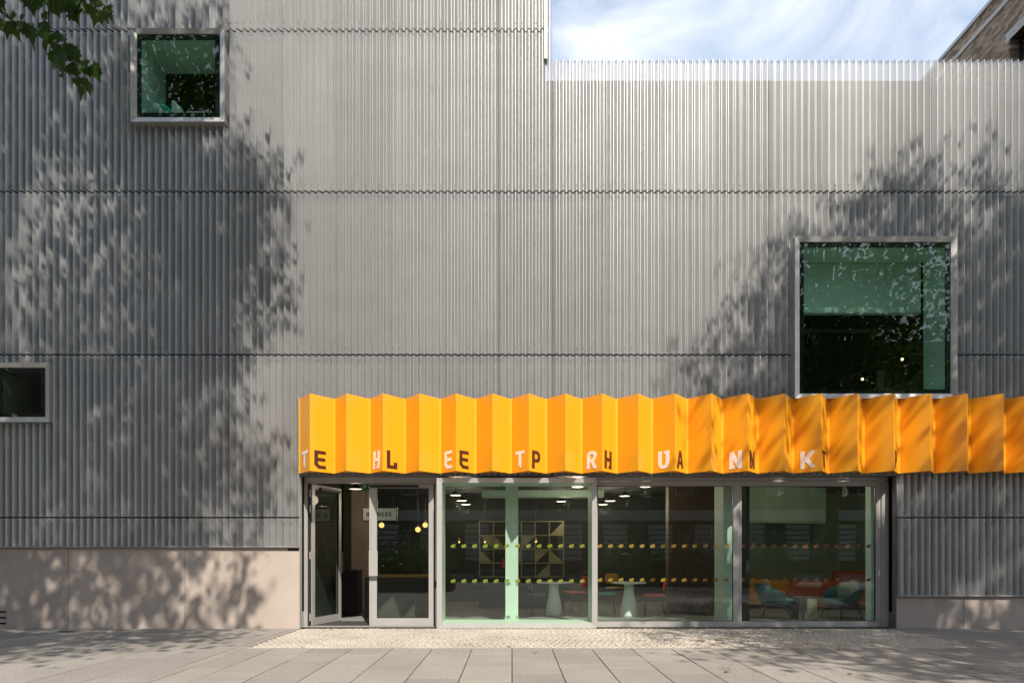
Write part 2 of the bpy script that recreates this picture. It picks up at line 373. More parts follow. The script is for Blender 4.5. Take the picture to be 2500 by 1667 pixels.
# ================================================================== THE METAL CLAD BUILDING
B = thing('metal_clad_building', 'grey building clad in corrugated perforated metal above a pale granite plinth', 'building')
Y_PK, Y_VL = -0.055, 0.027          # ridge and valley of the corrugation
YF = 0.25                           # plane of the recessed shopfront
OX0, OX1, OZ1 = -3.974, 7.193, 2.858
Z_ROWS = [1.537, 2.073, 5.117, 8.167, 11.19, 14.24, 16.6]
Z_RBOT, Z_RTOP, Z_PAR = 0.622, 10.62, 10.335
X_TOW = 0.655                       # right edge of the taller block
WIN = {}                            # outer frame rectangles (x0,x1,z0,z1)
YW = -0.15                          # face of the window frames
def rect(a, b_, c_, d_, y): return (PX(a, y), PX(b_, y), PZ(d_, y), PZ(c_, y))
WIN['upper'] = dict(out=rect(318, 548, 69.4, 297.3, YW), bl=rect(331.5, 535.3, 79.8, 284.5, YW), gl=rect(344, 525, 96.8, 275.5, YW+.05))
WIN['big'] = dict(out=rect(1941, 2337, 576.7, 972.4, YW), bl=rect(1953.7, 2324, 588.7, 959.8, YW), gl=rect(1962.6, 2308.6, 603.7, 949.7, YW+.05))
WIN['low'] = dict(out=rect(-22, 120, 885, 1029.7, YW), bl=rect(-9, 108, 896, 1017, YW), gl=rect(3.8, 99.5, 908.8, 1008, YW+.05))
open_r = [WIN[k]['out'] for k in WIN] + [(OX0, OX1, -1, OZ1)]
holes = [(a+.02, b_-.02, c_+.02, d_-.02) for a, b_, c_, d_ in open_r[:3]] + [(OX0, OX1, -1, OZ1)]

# --- cladding panels: every sheet its own object, eight folds wide
PITCH = 132.8 / 8 * (CD - 0.05) / F
FL = 0.0075
def prof_y(x):                      # corrugation profile as a function of x
    u = (x - PX(1350, -.05)) % PITCH; h = PITCH / 2
    if u < FL/2 or u > PITCH - FL/2: return Y_VL
    if abs(u - h) < FL/2: return Y_PK
    s = (u - FL/2) / (h - FL) if u < h else (PITCH - FL/2 - u) / (h - FL)
    return Y_VL + (Y_PK - Y_VL) * s
def breaks(x0, x1):
    ref = PX(1350, -.05); out = {round(x0, 5), round(x1, 5)}
    k0 = math.floor((x0 - ref) / PITCH) - 1
    for k in range(k0, k0 + int((x1 - x0) / PITCH) + 4):
        for d in (-FL/2, FL/2, PITCH/2 - FL/2, PITCH/2 + FL/2):
            x = ref + k * PITCH + d
            if x0 + 1e-4 < x < x1 - 1e-4: out.add(round(x, 5))
    return sorted(out)
JOINT = 0.0135
def panel(x0, x1, z0, z1):
    cutx = sorted({x0, x1} | {c_ for r_ in open_r for c_ in r_[:2] if x0 < c_ < x1})
    pieces = {}; whole = False
    for a, b_ in zip(cutx[:-1], cutx[1:]):
        if b_ - a < 0.004: continue
        iv = [(z0, z1)]; mid = (a + b_) / 2
        for r_ in open_r:
            if r_[0] < mid < r_[1]:
                nv = []
                for lo, hi in iv:
                    if r_[3] <= lo or r_[2] >= hi: nv.append((lo, hi)); continue
                    if lo < r_[2] - .01: nv.append((lo, r_[2]))
                    if hi > r_[3] + .01: nv.append((r_[3], hi))
                iv = nv
        bx = breaks(a, b_); whole = whole or iv == [(z0, z1)]
        for lo, hi in iv:
            u = 0; mb = pieces.setdefault('low' if lo == z0 else 'high', MB()); mb.uv = mb.uv or []
            for p, q in zip(bx[:-1], bx[1:]):
                e = 1e-5; ya, yb = prof_y(p + e), prof_y(q - e); du = math.hypot(q - p, yb - ya)
                k = len(mb.v); mb.v += [(p, ya, lo), (q, yb, lo), (q, yb, hi), (p, ya, hi)]; mb.f.append((k, k+1, k+2, k+3))
                mb.uv.append([(u, lo), (u+du, lo), (u+du, hi), (u, hi)]); u += du
    if whole and len(pieces) == 2:
        lo_, hi_ = pieces['low'], pieces['high']; k = len(lo_.v)
        lo_.v += hi_.v; lo_.f += [tuple(i + k for i in f) for f in hi_.f]; lo_.uv += hi_.uv; pieces = {'low': lo_}
    for mb in pieces.values():
        if mb.f: mb.build('cladding_panel', 'perforated_aluminium', B)
xs = PX(1350, -.05); PW = PITCH * 8
for ci in range(-12, 11):
    sg = lambda c_: 0.0035 if c_ in (-1, 0, 4, 7) else 0.0013
    x0 = xs + ci * PW + sg(ci); x1 = xs + (ci + 1) * PW - sg(ci + 1)
    for ri in range(-1, 6):
        z0, z1 = (Z_RBOT, Z_ROWS[1]) if ri <= 0 else (Z_ROWS[ri], Z_ROWS[ri + 1])
        if ri == -1: continue
        if ri == 0 and x1 < OX0 + 0.1: z0 = Z_ROWS[0]
        a, b_ = x0, x1
        if ri == 3 and a >= X_TOW - .1: z1 = Z_RTOP
        if ri >= 4 and a >= X_TOW - .3: continue
        za = z0 + (JOINT if ri > 0 else 0); zb = z1 - (0 if z1 == Z_RTOP else JOINT)
        if ri == 0 and a < OX0 < b_: z0 = za = Z_ROWS[0]; b_ = min(b_, OX0 - .002)
        if ri == 0 and a < OX1 < b_: a = OX1
        # stop the taller block at its corner
        panel(a, b_, za, zb)
    if x0 < X_TOW < x1 + .2: pass
# the tall block's last narrow sheets beside its corner
for ri in (4, 5):
    k = math.floor((X_TOW - xs) / PW); a = xs + k * PW + .0015
    if a >= X_TOW - .3 and False: panel(a, X_TOW, Z_ROWS[ri] + JOINT, Z_ROWS[ri+1])
box('corner_trim', 'frame_metal', B, X_TOW - 0.045, X_TOW, -0.062, 0.11, Z_RTOP + 0.01, 16.6)
# small fixing screws either side of the horizontal joints
scr = MB()
r3 = random.Random(11); ref = PX(1350, -.05)
for zj in Z_ROWS[1:6]:
    for k in range(-80, 80):
        x = ref + (k + 0.5) * PITCH
        if abs(x) > 10.2 or (zj > 10.7 and x > X_TOW - .1): continue
        for dz in (0.10, -0.12):
            if r3.random() < 0.5: continue
            z = zj + dz
            if any(r_[0]-.01 < x < r_[1]+.01 and r_[2]-.01 < z < r_[3]+.01 for r_ in open_r): continue
            if z < 2.6 and OX0 < x < OX1: continue
            scr.box(x - .007, x + .007, Y_PK - .006, Y_PK + .002, z - .007, z + .007)
o = scr.build('panel_screws', 'black_metal', B); o['kind'] = 'stuff'

for zj in Z_ROWS[1:6]:  # black strip stands in for the deep shade inside the open joints
    cuts = sorted([(-12.4, None)] + [(r_[0], r_[1]) for r_ in open_r if r_[2] < zj < r_[3]]); a = -12.4
    for lo, hi in cuts[1:] + [(X_TOW - .05 if zj > 10.7 else 11.6, None)]:
        if lo - a > .05: box('joint_shade_strip', 'black_border', B, a, lo - .005, 0.045, 0.075, zj - .05, zj + .05)
        a = (hi or 0) + .005
# --- wall behind the sheets, with the openings left open
def wall_with_holes(name, mat, x0, x1, z0, z1, y0, y1, hs, parent):
    X = sorted({x0, x1} | {min(max(c_, x0), x1) for h in hs for c_ in h[:2]}); Z = sorted({z0, z1} | {min(max(c_, z0), z1) for h in hs for c_ in h[2:]})
    mb = MB()
    for a, b_ in zip(X[:-1], X[1:]):
        run = None
        for c_, d_ in zip(Z[:-1], Z[1:]):
            solid = not any(h[0] < (a+b_)/2 < h[1] and h[2] < (c_+d_)/2 < h[3] for h in hs)
            if solid: run = [run[0], d_] if run else [c_, d_]
            if (not solid or d_ == Z[-1]) and run: mb.box(a, b_, y0, y1, *run); run = None
            if not solid: run = None
    return mb.build(name, mat, parent)
wall_with_holes('wall_core', 'backing', -12.5, X_TOW - .02, 0.3, 16.6, 0.12, 0.34, holes, B)
wall_with_holes('wall_core', 'backing', X_TOW - .02, 11.6, 0.3, Z_PAR, 0.12, 0.34, holes, B)
# paler grey panel and steel rail behind the perforated sheets
box('paler_panel', 'paler_grey', B, PX(1498, .1), PX(1722, .1), 0.095, 0.119, PZ(462, .1), PZ(272, .1))
MB().box(-12.5, X_TOW-.02, 8.0, 8.2, 3.3, 16.6).box(X_TOW-.02, 11.6, 8.0, 8.2, 3.3, 10.0).box(X_TOW-.22, X_TOW-.02, 0.34, 8.0, 9.9, 16.6).build('back_wall', 'backing', B)
MB().box(-12.5, X_TOW-.22, .34, 8.0, 16.0, 16.3).box(X_TOW, 11.6, .34, 8.0, 9.5, 9.8).build('roof', 'backing', B)

# --- plinth stones
def stone(x0, x1, z0, z1):
    a = 0.004; y0, y1 = 0.0, 0.118; g_ = 0.003
    x0 += g_; x1 -= g_
    mb = MB().add([(x0,y1,z0),(x1,y1,z0),(x1,y1,z1),(x0,y1,z1),(x0,y0+a,z0),(x1,y0+a,z0),(x1,y0+a,z1),(x0,y0+a,z1),(x0+a,y0,z0),(x1-a,y0,z0),(x1-a,y0,z1-a),(x0+a,y0,z1-a)],
        [(8,9,10,11),(4,5,9,8),(5,6,10,9),(6,7,11,10),(7,4,8,11),(0,4,7,3),(1,2,6,5),(3,7,6,2),(0,1,5,4)])
    mb.build('plinth_stone', 'granite_plinth', B)
pl = [-12.4, PX(167), PX(451), OX0 - 0.012]
for a, b_ in zip(pl[:-1], pl[1:]): stone(a, b_, -0.02, 1.512)
pr = [OX1 + 0.012, PX(2353), PX(2620), 11.6]
for a, b_ in zip(pr[:-1], pr[1:]): stone(a, b_, -0.02, 0.598)
box('plinth_core', 'backing', B, -12.4, OX0 - .02, 0.119, 0.34, -.02, 0.298); box('plinth_core', 'backing', B, OX1 + .02, 11.6, 0.119, 0.34, -.02, 0.298)
box('drip_flashing', 'frame_metal', B, -12.4, OX0 - .004, -0.062, 0.10, 1.518, 1.534)
box('drip_flashing', 'frame_metal', B, OX1 + .004, 11.6, -0.062, 0.10, 0.603, 0.619)
box('name_plaque', 'black_metal', B, PX(703), PX(730), -0.006, 0.001, PZ(1344), PZ(1338))
for k in range(3): box('vent_slot', 'black_border', B, PX(-40), PX(15), -0.005, 0.001, PZ(1495) + (2-k-2)*0.108, PZ(1495) + (2-k-2)*0.108 + 0.034)

# --- square windows in projecting metal boxes
def frame4(parent, name, mat, o_, i_, y0, y1, yb=None):
    """four mitred pieces between rectangles o_ and i_ (x0,x1,z0,z1); the inner edge lies at y1 deep when splayed"""
    yb = y0 if yb is None else yb
    O = [(o_[0], o_[2]), (o_[1], o_[2]), (o_[1], o_[3]), (o_[0], o_[3])]; I = [(i_[0], i_[2]), (i_[1], i_[2]), (i_[1], i_[3]), (i_[0], i_[3])]
    for k in range(4):
        a, b_, c_, d_ = O[k], O[(k+1) % 4], I[(k+1) % 4], I[k]
        e = 0.0012; mx_ = ((a[0]+b_[0]+c_[0]+d_[0])/4, (a[1]+b_[1]+c_[1]+d_[1])/4)
        sh = lambda p: (p[0] + (mx_[0]-p[0]) * e, p[1] + (mx_[1]-p[1]) * e)
        a, b_, c_, d_ = map(sh, (a, b_, c_, d_))
        fr = [(a[0], y0, a[1]), (b_[0], y0, b_[1]), (c_[0], yb, c_[1]), (d_[0], yb, d_[1])]
        bk = [(p[0], y1, p[2]) for p in fr]
        MB().hexa(fr, bk).build(name, mat, parent)
def square_window(w_, label):
    W = thing('window', None, None); W.parent = B; W['label'] = label
    frame4(W, 'frame_bar', 'frame_metal', w_['out'], w_['bl'], YW, 0.10, YW + .03)
    bl, gl = w_['bl'], w_['gl']
    frame4(W, 'border', 'black_border', (bl[0]+.002, bl[1]-.002, bl[2]+.002, bl[3]-.002), gl, YW + .052, YW + .075)
    MB().box(bl[0]+.003, bl[1]-.003, YW+.046, YW+.050, bl[2]+.003, bl[3]-.003).build('pane', 'upper_glass', W)
    return W
square_window(WIN['upper'], 'square window with bag and carton on its sill')
square_window(WIN['big'], 'large square window above the orange canopy')
square_window(WIN['low'], 'small dark window above the shaded plinth')
def room(o_, y0, y1, mat_l, mat_r, mat_t, mat_b, mat_k, t_=0.03):
    x0, x1, z0, z1 = o_; A = []
    A.append(box('window_reveal', mat_l, B, x0 - t_, x0, y0, y1, z0 - t_, z1 + t_)); A.append(box('window_reveal', mat_r, B, x1, x1 + t_, y0, y1, z0 - t_, z1 + t_))
    A.append(box('window_reveal', mat_t, B, x0, x1, y0, y1, z1, z1 + t_)); A.append(box('window_sill', mat_b, B, x0, x1, y0, y1, z0 - t_, z0))
# upper room: deep mint reveal, darker space behind
gl = WIN['upper']['gl']; room((gl[0]-.01, gl[1]+.01, gl[2]-.012, gl[3]+.01), -.07, 0.83, 'mint', 'mint', 'mint', 'mint', None)
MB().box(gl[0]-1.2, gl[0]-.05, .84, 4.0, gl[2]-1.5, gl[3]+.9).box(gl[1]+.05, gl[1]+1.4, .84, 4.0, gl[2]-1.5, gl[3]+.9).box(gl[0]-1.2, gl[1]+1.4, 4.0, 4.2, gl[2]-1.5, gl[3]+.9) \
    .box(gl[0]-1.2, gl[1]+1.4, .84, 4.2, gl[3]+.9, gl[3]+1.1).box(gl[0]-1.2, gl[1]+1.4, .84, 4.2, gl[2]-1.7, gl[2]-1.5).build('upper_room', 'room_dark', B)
# big window: reveal, bulkhead hanging behind it, dark room with lamps
gl = WIN['big']['gl']; gx0, gx1, gz0, gz1 = gl
room((gx0-.01, gx1+.01, gz0-.012, gz1+.01), -.07, 0.60, 'mint', 'mint', 'mint', 'mint', None)
zb = PZ(764.5, .62)
box('bulkhead', 'mint', B, gx0-1.5, gx1-.02, .64, .74, zb, gz1+.02); box('bulkhead_trim', 'mint_bright', B, gx0-1.5, gx1-.02, .62, .64, zb-.0, zb+.02)
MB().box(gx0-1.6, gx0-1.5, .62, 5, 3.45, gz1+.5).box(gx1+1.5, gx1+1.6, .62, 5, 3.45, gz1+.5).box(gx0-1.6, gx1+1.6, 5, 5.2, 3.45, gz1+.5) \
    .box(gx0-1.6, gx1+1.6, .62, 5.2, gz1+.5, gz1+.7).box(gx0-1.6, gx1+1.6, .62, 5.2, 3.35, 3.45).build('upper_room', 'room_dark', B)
box('room_beam', 'room_grey_green', B, gx0-1.5, gx1+.3, 2.2, 2.3, PZ(810, 2.2), PZ(803, 2.2))
box('room_pier', 'mint', B, PX(2143, 3.2), PX(2158, 3.2), 3.2, 3.3, 3.46, PZ(905, 3.2))
MB().hexa([(PX(2158,3.3),3.3,3.46),(PX(2300,3.3),3.3,3.46),(PX(2300,3.3),3.3,PZ(908,3.3)),(PX(2158,3.3),3.3,PZ(948,3.3))],
          [(PX(2158,3.3),3.4,3.46),(PX(2300,3.3),3.4,3.46),(PX(2300,3.3),3.4,PZ(908,3.3)),(PX(2158,3.3),3.4,PZ(948,3.3))]).build('brick_pier', 'pale_brick_inside', B)
MB().tube([(PX(2000, 2.6), 2.6, PZ(952, 2.6)), (PX(2230, 2.6), 2.6, PZ(852, 2.6))], 0.012, 6).build('track_rail', 'room_grey_green', B)
for k, (px_, py_) in enumerate(((2202.6, 877), (2105.6, 925.5))):
    t_ = thing('track_spotlight', ('lit spotlight high on the sloping track behind the large window', 'lit spotlight low on the sloping track behind the large window')[k], 'spotlight', (PX(px_, 2.5), 2.5, PZ(py_, 2.5)))
    MB().lathe([(0.0, -.022), (.022, -.022), (.027, 0), (.022, .022), (0, .022)], 12).build('bulb', 'spot_lamp', t_, True)
    MB().tube([(0, .02, .03), (0, .1, .14)], .02, 8).build('lamp_body', 'black_metal', t_)
# low window: black room
gl = WIN['low']['gl']; room((gl[0]-.01, gl[1]+.01, gl[2]-.01, gl[3]+.01), -.07, 0.7, 'room_grey_green', 'room_dark', 'room_dark', 'room_dark', None)
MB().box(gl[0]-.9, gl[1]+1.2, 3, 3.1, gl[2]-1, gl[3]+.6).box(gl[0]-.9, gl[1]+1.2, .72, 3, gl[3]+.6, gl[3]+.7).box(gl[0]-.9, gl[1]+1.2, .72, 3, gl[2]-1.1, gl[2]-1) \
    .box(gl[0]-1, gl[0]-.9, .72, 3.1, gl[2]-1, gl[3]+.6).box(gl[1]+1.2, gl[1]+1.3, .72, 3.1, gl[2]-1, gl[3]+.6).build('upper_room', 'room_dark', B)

# ------------------------------------------------------------------ shopfront
SF = thing('shopfront', None, None); SF.parent = B; SF['label'] = 'glazed shopfront in pale metal frames'
D0, D1 = YF, YF + 0.09
def fx(px): return PX(px, YF)
def fz(py): return PZ(py, YF)
ZS = 0.022
# reveal linings of the recess
box('side_lining', 'frame_metal', SF, OX0 - .012, OX0, -0.004, D0 - .002, 0.0, OZ1)
box('side_lining', 'dark_frame', SF, OX1, OX1 + .012, -0.004, D0 - .002, 0.0, OZ1)
box('head_lining', 'dark_frame', SF, OX0, OX1, 0.03, D0 + .1, OZ1 - .004, OZ1 + .014)
XB0, XB1 = PX(1066, -.03), PX(1457, -.03)       # projecting window box
# head of the doors
box('head_frame', 'frame_metal', SF, OX0, XB0 - .03, D0 - .01, D1, fz(1179), OZ1 - .006)
box('jamb', 'frame_metal', SF, OX0, fx(751), D0 - .008, D1, 0, fz(1179) - .001)
box('jamb', 'frame_metal', SF, fx(1062), XB0 - .03, D0 - .008, D1, 0, fz(1179) - .001)
box('hinge_post', 'black_metal', SF, fx(751) + .001, fx(757), D0 + .03, D1, 0, fz(1179) - .001)
box('hinge_post', 'black_metal', SF, fx(1059), fx(1062) - .001, D0 + .03, D1, 0, fz(1179) - .001)
box('threshold', 'frame_metal', SF, OX0, XB0 - .03, D0 - .05, D1 + .02, 0.0, 0.012)
for py0 in (1194, 1232, 1346, 1497): 
    MB().tube([(fx(756.5), D0 + .01, fz(py0 + 18)), (fx(756.5), D0 + .01, fz(py0))], 0.013, 8).build('hinge', 'frame_metal', SF)
# head of the sliding windows, three stepped rails
box('head_rail', 'frame_metal', SF, XB1 + .002, OX1, D0 - .06, D1, fz(1166), OZ1 - .006)
box('head_rail', 'frame_metal', SF, XB1 + .002, OX1 - .02, D0 - .035, D1, fz(1171.5), fz(1166) - .004)
box('head_rail', 'frame_metal', SF, XB1 + .002, OX1 - .04, D0 - .02, D1, fz(1174), fz(1171.5) - .003)
box('sill_rail', 'frame_metal', SF, XB1 + .002, OX1, D0 - .05, D1, 0.0, fz(1528.5))
box('jamb', 'frame_metal', SF, fx(2151.5), OX1 - .003, D0 - .02, D1, fz(1528.5), fz(1174) - .003)
def leaf(name, x0, x1, z0, z1, l, r_, t_, b_, mat_g='green_glass', y0=D0, y1=D1 - .02, label=None):
    """a glazed leaf: two stiles, two rails, gasket and pane; widths l r t b"""
    W = thing(name, None, None, (x0, y0, z0)); W.parent = SF
    if label: W['label'] = label
    w_, h_, d_ = x1 - x0, z1 - z0, y1 - y0
    return W, w_, h_, d_
def glazed(W, w_, h_, d_, l, r_, t_, b_, gas=True):
    box('stile', 'frame_metal', W, 0, l, 0, d_, 0, h_); box('stile', 'frame_metal', W, w_ - r_, w_, 0, d_, 0, h_)
    box('rail', 'frame_metal', W, l, w_ - r_, 0.001, d_ - .001, h_ - t_, h_); box('rail', 'frame_metal', W, l, w_ - r_, 0.001, d_ - .001, 0, b_)
    if gas:
        q = .009
        MB().box(l, l+q, .012, d_-.012, b_, h_-t_).box(w_-r_-q, w_-r_, .012, d_-.012, b_, h_-t_).box(l+q, w_-r_-q, .012, d_-.012, b_, b_+q).box(l+q, w_-r_-q, .012, d_-.012, h_-t_-q, h_-t_).build('gasket', 'black_metal', W)
    MB().box(l+.002, w_-r_-.002, d_/2 - .004, d_/2 + .004, b_+.002, h_-t_-.002).build('pane', 'green_glass', W)
# stickers ------------------------------------------------------
ele = [(0,.30),(.03,.52),(.10,.70),(.22,.82),(.38,.86),(.50,.80),(.60,.92),(.75,1.0),(.88,.94),(.96,.78),(.99,.55),(.98,.30),(1.0,.16),(.93,.10),(.88,.18),(.90,.36),(.86,.52),(.78,.50),(.74,.34),(.70,.04),(.58,.0),(.53,.12),(.50,.28),(.44,.30),(.40,.16),(.36,.02),(.22,.0),(.18,.14),(.14,.24),(.08,.18)]
ele_me = {}
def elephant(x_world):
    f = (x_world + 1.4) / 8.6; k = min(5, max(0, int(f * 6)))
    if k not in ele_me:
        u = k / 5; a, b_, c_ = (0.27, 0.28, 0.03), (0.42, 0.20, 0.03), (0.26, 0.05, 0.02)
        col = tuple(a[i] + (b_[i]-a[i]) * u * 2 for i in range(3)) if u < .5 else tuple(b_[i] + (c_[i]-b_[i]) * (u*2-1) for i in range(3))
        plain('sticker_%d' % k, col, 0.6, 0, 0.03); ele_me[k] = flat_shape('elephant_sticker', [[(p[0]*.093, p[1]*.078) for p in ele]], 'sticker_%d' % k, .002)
    return ele_me[k]
# right door leaf (shut)
def door(name, loc, w_, h_, rz, label):
    W = thing(name, None, None, loc, rz); W.parent = SF; W['label'] = label
    glazed(W, w_, h_, .06, .10, .09, .085, .145); return W
dz0 = 0.02; dh = fz(1180) - dz0
Wd = door('door', (fx(907), D0 + .012, dz0), fx(1058) - fx(907), dh, 0, 'closed glass door leaf with metal pull plate')
MB().box(-.035, .128, -.085, -.060, fz(1405)-dz0, fz(1344)-dz0).box(-.005, .02, -.06, 0, fz(1395)-dz0, fz(1392)-dz0).box(-.005, .02, -.06, 0, fz(1356)-dz0, fz(1353)-dz0).build('handle_plate', 'frame_metal', Wd)
MB().box(-.03, .90, -.03, -.001, dh - .075, dh - .03).build('closer_bar', 'black_metal', Wd)
box('meeting_stile', 'frame_metal', Wd, -.045, -.002, .0, .055, 0.0, dh)
# left leaf, swung inwards
W2 = door('door', (fx(760), D0 + .06, dz0), 1.085, dh, math.radians(74), 'glass door leaf standing open into the shop')
MB().box(.25, 1.0, -.04, -.002, dh - .10, dh - .05).build('closer_bar', 'black_metal', W2)
MB().tube([(1.03, -.055, fz(1400)-dz0), (1.03, -.055, fz(1345)-dz0)], .012, 8).tube([(1.03, -.055, fz(1398)-dz0), (1.03, 0, fz(1398)-dz0)], .008, 6).tube([(1.03, -.055, fz(1347)-dz0), (1.03, 0, fz(1347)-dz0)], .008, 6).build('pull_bar', 'dark_frame', W2)
# sliding windows
ZT, ZB_ = fz(1174.5), fz(1528)
def slider(x0, x1, l, r_, y0, stk, label):
    W = thing('sliding_window', None, None, (x0, y0, ZB_)); W.parent = SF; W['label'] = label
    h_ = ZT - ZB_
    glazed(W, x1 - x0, h_, .055, l, r_, ZT - fz(1186), fz(1516) - ZB_)
    for px_, py_ in stk:
        X = PX(px_, y0); Z = PZ(py_, y0)
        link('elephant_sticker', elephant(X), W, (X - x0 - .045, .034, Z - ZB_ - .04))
    return W
c7 = lambda x: 1440 + x / 3.734
c8 = lambda x: 1780 + x / 3.734
s1 = [(c7(93 + k * 96.3), yy) for k in range(13) for yy in (1332, 1415)]
s2 = [(c8(125 + k * 96.2), yy) for k in range(13) for yy in (1332.5, 1415)]
slider(XB1 + .004, fx(1805.5), .045, fx(1805.5) - fx(1790.5), D0, s1, 'sliding shop window in front of the round table')
slider(fx(1806.5), fx(2151), fx(1808.5) - fx(1806.5) + .02, fx(2151) - fx(2139), D0 + .012, s2, 'sliding shop window in front of the lounge chairs')
box('pull_recess', 'white_sign', SF, fx(2145), fx(2148), D0 - .006, D0 + .004, fz(1405), fz(1392))
# projecting box window
BW = thing('box_window', None, None); BW.parent = SF; BW['label'] = 'projecting box window with mint lining'
yb = -0.045
bo = (PX(1066, yb), PX(1457, yb), PZ(1533, yb), PZ(1166, yb)); bi = (PX(1078.5, yb), PX(1445.5, yb), PZ(1520, yb), PZ(1178, yb))
frame4(BW, 'frame_bar', 'frame_metal', bo, bi, yb, D1, yb + .012)
MB().box(bi[0]+.002, bi[1]-.002, yb+.022, yb+.030, bi[2]+.002, bi[3]-.002).build('pane', 'green_glass', BW)
for nm, a in (('lining', (bi[0]-.02, bi[0]+.004, bi[2]-.02, bi[3]+.02)), ('lining', (bi[1]-.004, bi[1]+.02, bi[2]-.02, bi[3]+.02)),
              ('lining', (bi[0]+.004, bi[1]-.004, bi[2]-.02, bi[2]+.004)), ('lining', (bi[0]+.004, bi[1]-.004, bi[3]-.004, bi[3]+.02))):
    box(nm, 'mint_bright', BW, a[0], a[1], yb + .034 if a[1] - a[0] < .1 else yb + .036, .60, a[2], a[3])
for k in range(13):
    for py_ in (1332, 1417.5):
        px_ = 1060 + (170 + k * 98.3) / 3.733; X = PX(px_, yb)
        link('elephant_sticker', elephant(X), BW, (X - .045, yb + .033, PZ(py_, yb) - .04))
box('base_gap', 'black_metal', SF, bo[0] + .03, bo[1] - .03, .0, .3, 0.0, bo[2] - .001)
link_ = box('intercom', 'black_metal', SF, PX(1061, D0 - .02), PX(1065.5, D0 - .02), D0 - .03, D0 - .009, PZ(1433, D0), PZ(1418, D0))

# ------------------------------------------------------------------ rooms behind the shopfront
RX0, RX1, RY1, RZ1 = OX0 + .0, 9.6, 7.0, 3.05
box('interior_floor', 'floor_grey', B, RX0 - .2, RX1, D1 + .02, RY1, -.04, 0.004)
box('entrance_mat', 'mat_black', B, OX0 + .05, XB0 - .1, D1 + .025, 1.25, 0.004, 0.012)
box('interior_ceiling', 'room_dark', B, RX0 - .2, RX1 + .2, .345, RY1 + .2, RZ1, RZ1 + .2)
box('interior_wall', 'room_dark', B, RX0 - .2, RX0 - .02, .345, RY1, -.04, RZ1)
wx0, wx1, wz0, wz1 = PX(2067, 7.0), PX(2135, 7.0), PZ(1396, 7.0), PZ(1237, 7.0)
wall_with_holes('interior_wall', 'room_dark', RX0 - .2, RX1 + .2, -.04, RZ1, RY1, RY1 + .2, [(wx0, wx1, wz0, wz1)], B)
box('interior_wall', 'room_grey_green', B, RX1, RX1 + .2, .345, RY1, -.04, RZ1)
box('interior_wall', 'room_grey_green', B, PX(1832, 5.9), wx0 - .02, 5.9, 5.98, 0, RZ1 - .002)
MB().hexa([(PX(1828,4), 4, 2.15), (PX(1868,4), 4, 2.15), (PX(1868,4), 4, RZ1-.003), (PX(1828,4), 4, RZ1-.003)], [(PX(1868,4), 4.3, 2.15), (PX(2030,4), 4.3, 2.15), (PX(2030,4), 4.3, RZ1-.003), (PX(1868,4), 4.3, RZ1-.003)]).build('interior_bulkhead', 'room_grey_green', B)
box('interior_wall', 'room_olive', B, OX0 + .02, PX(858, 3.2), 3.2, 3.3, 0, RZ1 - .002)
MB().hexa([(PX(858,3.2), 3.2, 0), (PX(902,4.2), 4.2, 0), (PX(902,4.2), 4.2, RZ1-.003), (PX(858,3.2), 3.2, RZ1-.003)], [(PX(858,3.2), 3.3, 0), (PX(902,4.2), 4.3, 0), (PX(902,4.2), 4.3, RZ1-.003), (PX(858,3.2), 3.3, RZ1-.003)]).build('interior_wall', 'room_cream', B)
# pillars
def pillar(x0, x1, y0, y1): 
    box('pillar', 'mint_bright', B, x0, x1, y0, y1, 0.004, RZ1 - .001)
    box('skirting', 'mint_bright', B, x0 - .012, x1 + .012, y0 - .012, y1 + .012, 0.004, 0.14)
pillar(PX(1234, .63), PX(1265, .63), .63, .98)
pillar(PX(1766, .75), PX(1800, .75), .75, 1.35)
box('wall_return', 'mint', B, PX(2126, .42), OX1 + .3, .42, .62, 0.004, RZ1 - .001)
box('wall_return', 'room_dark', B, PX(1822, 1.2), PX(1830, 1.2), 1.2, 1.6, .004, RZ1 - .001)
box('duct', 'mint', B, PX(1176, 3.0), PX(1475, 3.0), 3.0, 3.4, PZ(1212, 3.0), PZ(1196, 3.0))
# inner window with roller blind
Wi = thing('window', None, None); Wi.parent = B; Wi['label'] = 'inner window with half lowered dark blind'
frame4(Wi, 'frame_bar', 'mint_bright', (wx0 - .03, wx1 + .03, wz0 - .03, wz1 + .03), (wx0 + .02, wx1 - .02, wz0 + .02, wz1 - .02), RY1 - .02, RY1 + .22)
box('blind', 'sofa_black', Wi, wx0 + .03, wx1 - .03, RY1 - .04, RY1 - .03, PZ(1292, 7.0), wz1); box('mullion', 'dark_frame', Wi, wx1 - .22, wx1 - .19, RY1, RY1 + .05, wz0, wz1)
